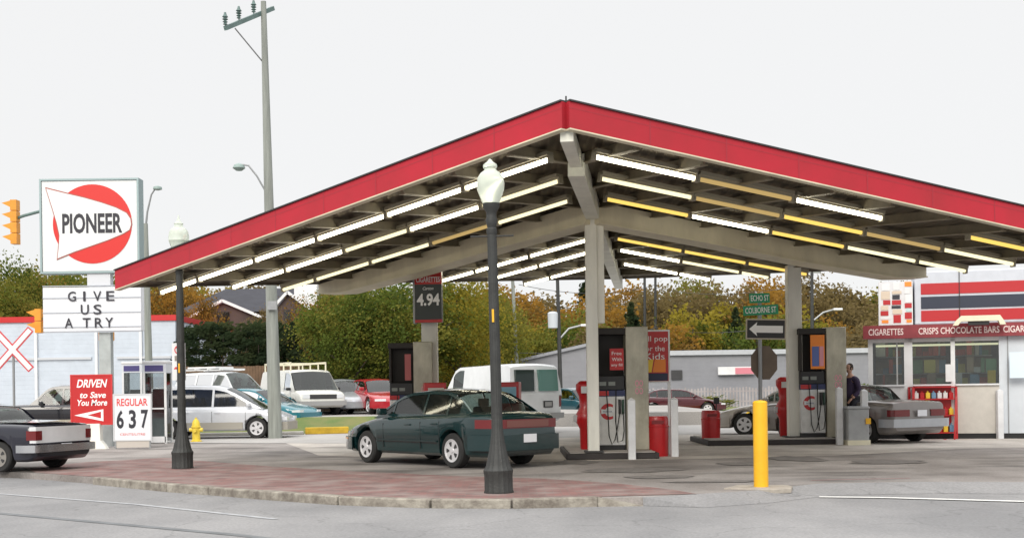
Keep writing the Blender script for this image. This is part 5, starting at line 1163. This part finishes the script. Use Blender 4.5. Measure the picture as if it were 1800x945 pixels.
# ---------------------------------------------------------------- kiosk
Yk = 33.0
def K(px, py, Y=Yk): return at(px, py, Y)
xl, xr_ = K(1527, 700).x, K(1527, 700).x + 7.2
kio = thing('kiosk', 'white cashier kiosk with red lettered band and striped roof box at right', 'kiosk', V(xl, Yk, 0), R(-16))
def kx(px): return K(px, 680).x - xl
def kz(py, px=1670): return K(px, py).z
zc_ = kz(594)
winm = pane_glass; wallm = mat('kiosk_white', (.60, .64, .69), .5, var=.1, scale=1.5); wallc = mat('kiosk_panel', (.60, .57, .52), .6, var=.12)
D = 3.2
# base strip, walls
MB().box(0.02, 7.2, .03, D, 0, .14).build('plinth', black, kio)
MB().box(kx(1742), 7.2, 0, .12, .14, zc_).build('wall', wallm, kio); o = MB().box(0, .12, 0, .12, .14, zc_).box(kx(1587), kx(1601), 0, .12, .14, zc_).box(kx(1664), kx(1671), 0, .12, .14, zc_).box(.12, kx(1742), 0, .12, zc_ - .10, zc_).build('frame', white, kio)
sill = kz(677)
for a, b, m_ in ((.12, kx(1587), white), (kx(1601), kx(1664), red), (kx(1671), kx(1742), wallc)):
    MB().box(a, b, .0, .10, .14, sill).build('wall', m_, kio)
    MB().box(a - .0, b, -.06, .1, sill, sill + .04).build('sill', white, kio)
    MB().box(a, b, .05, .06, sill + .04, zc_ - .10).build('window', winm, kio)
for px in (1574,): MB().box(kx(px), kx(px) + .04, .03, .08, sill + .04, zc_ - .1).build('mullion', mat('mullion', (.35, .36, .36), .5), kio)
MB().box(0, .12, .12, D, .14, zc_).build('side_wall', wallm, kio); MB().box(.12, 7.2, D - .1, D, .14, zc_).build('back_wall', mat('kiosk_inner', (.25, .24, .22), .7), kio)
for px in (1790,): MB().box(kx(px), kx(px) + .03, -.012, 0, .14, zc_).build('joint', grey_metal, kio)
MB().box(kx(1755), kx(1757), -.012, 0, .14, zc_).build('joint', grey_metal, kio)
MB().box(.0, 7.3, -.1, D, zc_ + .26, zc_ + .31).build('roof', white, kio)
# interior goods
MB().box(.2, 4.4, .35, .45, zc_ - .20, zc_ - .15).build('strip_light', tube_warm, kio)
random.seed(9); goods = [mat('g%d' % i, c, .5) for i, c in enumerate([(.6, .1, .06), (.7, .6, .15), (.15, .3, .45), (.7, .7, .68), (.2, .4, .22), (.4, .3, .2)])]
for a, b in ((.2, kx(1585)), (kx(1604), kx(1660)), (kx(1675), kx(1738))):
    mb = MB(); 
    for z in (1.28, 1.72, 2.18):
        mb.box(a, b, 1.2, 1.5, z - .03, z, 3); x = a
        while x < b - .1:
            ww = random.uniform(.06, .3); yy = random.uniform(.5, 1.3); mb.box(x, x + ww * .95, yy, yy + .12, z, z + random.uniform(.12, .44), random.randrange(6)); x += ww
    mb.box(a, b, 1.5, 1.55, 1.3, 2.6, 5); mb.build('shelf', goods, kio)
MB().box(kx(1724), kx(1737), .1, .2, sill + .05, sill + .38).build('yellow_notice', yel, kio); MB().box(kx(1655), kx(1666), -.07, .0, sill + .1, sill + .55).build('intercom', white, kio)
# lettered band
bandm = mat('band_red', (.25, .03, .04), .5, var=.25, scale=4); z0, z1 = zc_ + .0, kz(571)
MB().box(-.12, 7.3, -.22, .0, z0, z1).build('sign_band', bandm, kio)
bt = mat('band_letters', (.72, .58, .56), .5)
for s_, a, b in (('CIGARETTES', 1528, 1586), ('CRISPS CHOCOLATE BARS', 1611, 1742), ('CIGARETTES', 1748, 1812)):
    text(s_, kx(b) - kx(a), .17, kio, (kx(a) + kx(b)) / 2, -.225, (z0 + z1) / 2, bt, bold=.015)
# roof box with stripes
rb0, rb1 = kz(568), kz(478)
x0 = kx(1606)
MB().box(x0, 7.25, .15, 2.6, z1 + .02, rb1).build('roof_box', mat('box_white', (.54, .57, .63), .5, var=.08), kio, bevel=.03)
sm_r = mat('stripe_red', (.42, .012, .018), .45); sm_n = mat('stripe_navy', (.02, .027, .05), .45)
for p0, p1, m_ in ((518, 499, sm_r), (543, 522, sm_n), (565, 546, sm_r)): MB().box(x0 + .16, 7.26, .135, .15, kz(p0), kz(p1)).build('stripe', m_, kio)
MB().box(kx(1680) - .01, kx(1680) + .01, .12, .135, z1, rb1).build('cable', black, kio)
# poster block left of the box
bx0, bx1 = kx(1546), kx(1603)
MB().box(bx0, bx1, .1, 1.8, z1 + .02, kz(494)).build('poster_block', mat('block_white', (.68, .68, .7), .5, var=.1), kio)
random.seed(31); pm_ = [sm_r, white, mat('poster_orange', (.85, .25, .03)), white, mat('poster_pale', (.45, .62, .62), .5), sm_r, mat('poster_cream', (.6, .5, .4), .6), ink]
for (a, b) in ((1548, 1566), (1567, 1586), (1589, 1602)):
    y_ = 566
    while y_ > 500:
        hh = random.choice((5, 8, 11, 14)); wa = a + random.uniform(0, (b - a) * .3); wb_ = b - random.uniform(0, (b - a) * .3); MB().box(kx(wa), kx(wb_), .085, .1, kz(y_), kz(y_ - hh)).build('poster_patch', random.choice(pm_), kio); y_ -= hh + 1.5
# floodlight tray on the roof
fl = thing('flood_light', 'cream trapezoid flood light sitting on the red lettered band of the kiosk', 'light', V(K(1720, 560, 31.75).x, 31.75, K(1720, 571, 31.75).z), R(-16))
MB().prism([(-.62, 0), (-.55, .12), (-.42, .24), (.5, .24), (.58, .12), (.64, 0), (.5, -.0), (.46, .1), (-.42, .1), (-.5, 0)], -.15, .12).build('tray', cream, fl); MB().box(-.25, .25, -.1, .08, .0, .1).build('lamp', black, fl)
# menu poster at right wall
poster('poster', 'pale blue and white notice on the kiosk wall at the right edge', 1776, 1806, 618, 664, 31.72, [], mat('notice_pale', (.62, .72, .80), .5), ink, rz=R(-16), th=.02)
# red goods rack
p = gx(1640, 770, Yk - .55); t = thing('goods_rack', 'red rack with oil bottles under the kiosk window behind the grey sedan', 'rack', p)
for x in (-.55, .55): MB().box(x - .03, x + .03, -.2, -.14, 0, 1.35).box(x - .03, x + .03, .14, .2, 0, 1.35).build('upright', bin_red, t)
for z in (.15, .6, 1.02, 1.33): MB().box(-.55, .55, -.2, .2, z, z + .03).build('shelf', bin_red, t)
MB().box(.1, .16, -.55, -.5, 0, .02).bar((.35, -.6, .0), (.55, -.2, 1.1), .04, .04).build('brace', bin_red, t)
random.seed(12); cols = ['yellow', 'white', 'red', 'blue', 'grey']; cm = {'yellow': yel, 'white': white, 'red': red, 'blue': goods[2], 'grey': goods[3]}
k = 0
for zi, z in enumerate((.18, .63, 1.05)):
    for i in range(7):
        c = cols[(i * 3 + zi * 2) % 5]; o = MB(); x, y = -.45 + i * .15, -.08; hh = .2 if zi else .24
        o.box(-.055, .055, -.04, .04, 0, hh * .75).lathe([(.04, hh * .75), (.02, hh * .85), (.02, hh)], 8)
        ob = o.build('oil_bottle', cm[c], bevel=.008); ob.location = (p.x + x, p.y + y, z)
        tag(ob, f'{c} bottle, {ordn[i]} from the left on the {["lowest", "middle", "upper"][zi]} shelf of the red rack', 'bottle', 'oil bottles on the red rack')

# ---------------------------------------------------------------- man at the pump
def person(label, loc, rz, s=1.0):
    t = thing('person', label, 'person', loc, rz); J = {}
    jt = {'pelvis': (0, 0, .98, .155), 'waist': (0, 0, 1.12, .145), 'chest': (0, .01, 1.34, .165), 'neck0': (0, .0, 1.48, .085), 'neck': (0, -.02, 1.55, .055), 'headb': (0, -.035, 1.60, .065),
          'shl': (-.19, 0, 1.43, .065), 'ell': (-.27, -.02, 1.15, .05), 'wrl': (-.20, -.22, 1.30, .034), 'shr': (.19, 0, 1.43, .065), 'elr': (.26, .02, 1.13, .05), 'wrr': (.22, -.18, .96, .034),
          'hil': (-.10, 0, .93, .10), 'knl': (-.11, -.02, .50, .065), 'anl': (-.11, .03, .09, .045), 'tol': (-.12, -.14, .045, .04), 'hir': (.10, 0, .93, .10), 'knr': (.11, -.03, .50, .065), 'anr': (.12, .02, .09, .045), 'tor': (.13, -.15, .045, .04)}
    names = list(jt); ed = [('pelvis', 'waist'), ('waist', 'chest'), ('chest', 'neck0'), ('neck0', 'neck'), ('neck', 'headb'), ('neck0', 'shl'), ('shl', 'ell'), ('ell', 'wrl'), ('neck0', 'shr'), ('shr', 'elr'), ('elr', 'wrr'), ('pelvis', 'hil'), ('hil', 'knl'), ('knl', 'anl'), ('anl', 'tol'), ('pelvis', 'hir'), ('hir', 'knr'), ('knr', 'anr'), ('anr', 'tor')]
    def skin(name, pts, edges, m, root=0, sub=2, parent=t):
        me = bpy.data.meshes.new(name); me.from_pydata([p[:3] for p in pts], edges, []); o = bpy.data.objects.new(name, me); C.collection.objects.link(o); o.parent = parent
        mo = o.modifiers.new('skin', 'SKIN'); 
        lay = me.skin_vertices[0].data if me.skin_vertices else None
        if lay is None: return o
        for i, p in enumerate(pts): lay[i].radius = (p[3], p[3]); lay[i].use_root = (i == root)
        sb = o.modifiers.new('sub', 'SUBSURF'); sb.levels = sub; sb.render_levels = sub; me.materials.append(m); mo.use_smooth_shade = True; return o
    def skin2(name, pts, edges, m, root=0, sub=2, parent=t):
        me = bpy.data.meshes.new(name); me.from_pydata([p[:3] for p in pts], edges, [])
        bm = bmesh.new(); bm.from_mesh(me); lay = bm.verts.layers.skin.verify()
        for v, p in zip(bm.verts, pts): v[lay].radius = (p[3], p[3]); v[lay].use_root = False
        bm.verts.ensure_lookup_table(); bm.verts[root][lay].use_root = True; bm.to_mesh(me); bm.free()
        return skin(name, pts, edges, m, root, sub, parent)
    body = skin2('body', [jt[k_] for k_ in names], [(names.index(a), names.index(b)) for a, b in ed], mat('skin', (.45, .26, .19), .6))
    # clothes: jacket over torso and arms, trousers over hips and legs
    cl = [(0, 0, .92, .175), (0, 0, 1.1, .17), (0, .01, 1.33, .185), (0, 0, 1.46, .10), (-.2, 0, 1.42, .085), (-.275, -.02, 1.15, .066), (-.215, -.19, 1.28, .05), (.2, 0, 1.42, .085), (.265, .02, 1.13, .066), (.225, -.15, .99, .05)]
    skin2('jacket', cl, [(0, 1), (1, 2), (2, 3), (3, 4), (4, 5), (5, 6), (3, 7), (7, 8), (8, 9)], mat('purple_jacket', (.035, .02, .06), .8, var=.3, scale=6))
    tr = [(0, 0, .95, .16), (-.10, 0, .90, .115), (-.11, -.02, .50, .082), (-.11, .03, .10, .068), (.10, 0, .90, .115), (.11, -.03, .50, .082), (.12, .02, .10, .068)]
    skin2('trousers', tr, [(0, 1), (1, 2), (2, 3), (0, 4), (4, 5), (5, 6)], mat('dark_trousers', (.03, .03, .04), .9))
    h = MB(); h.lathe([(.004, -.125), (.035, -.12), (.058, -.09), (.070, -.04), (.076, .02), (.074, .07), (.055, .105), (.02, .122), (.004, .124)], 18, (0, -.045, 1.70)); hd_ = h.build('head', mat('skin', (.45, .26, .19)), t)
    f = MB(); f.prism([(-.012, 1.665), (.012, 1.665), (.006, 1.71), (-.006, 1.71)], -.145, -.115); f.ball((-.078, -.04, 1.695), .018, 6, sz=1.5); f.ball((.078, -.04, 1.695), .018, 6, sz=1.5); f.build('nose_and_ears', mat('skin', (.45, .26, .19)), hd_)
    e = MB(); e.ball((-.028, -.112, 1.715), .010, 6); e.ball((.028, -.112, 1.715), .010, 6); e.box(-.022, .022, -.118, -.11, 1.636, 1.642); e.build('eyes_and_mouth', black, hd_)
    hr = MB(); hr.lathe([(.083, -.03), (.088, .03), (.082, .08), (.06, .12), (.02, .14), (.004, .141)], 18, (0, -.025, 1.70)); hr.build('hair', mat('hair', (.02, .014, .01), .8), t)
    # hands with five fingers
    for sg, wr in ((-1, jt['wrl']), (1, jt['wrr'])):
        w_ = Vector(wr[:3]); el = Vector(jt['ell' if sg < 0 else 'elr'][:3]); d = (w_ - el).normalized(); side_ = Vector((1, 0, 0)); pts = [(*w_, .026), (*(w_ + d * .05), .03), (*(w_ + d * .085), .028)]; ed_ = [(0, 1), (1, 2)]
        for k_, (off, ln) in enumerate(((-.028, .055), (-.010, .070), (.010, .075), (.027, .062))):
            b0 = w_ + d * .09 + side_ * off; i = len(pts); pts += [(*b0, .010), (*(b0 + d * ln * .5 + V(0, -.005, -.006)), .009), (*(b0 + d * ln + V(0, -.004, -.022)), .008)]; ed_ += [(2, i), (i, i + 1), (i + 1, i + 2)]
        i = len(pts); b0 = w_ + d * .035 - side_ * sg * .032; pts += [(*b0, .011), (*(b0 + d * .035 - side_ * sg * .018), .009)]; ed_ += [(1, i), (i, i + 1)]
        skin2('hand', pts, ed_, mat('skin', (.45, .26, .19)), sub=1)
    for x in (-.115, .125): MB().prism([(0, 0)] * 0 or [(-.05, 0), (.05, 0), (.05, .09), (-.05, .09)], -.2, .08).build('shoe', black, t, bevel=.02).location = (x, .0, 0)
    t.scale = (s, s, s); return t
person('dark-haired man in dark purple jacket standing beside the right-hand pump', gx(1497, 780, 31.0, .15), R(-60), .99)
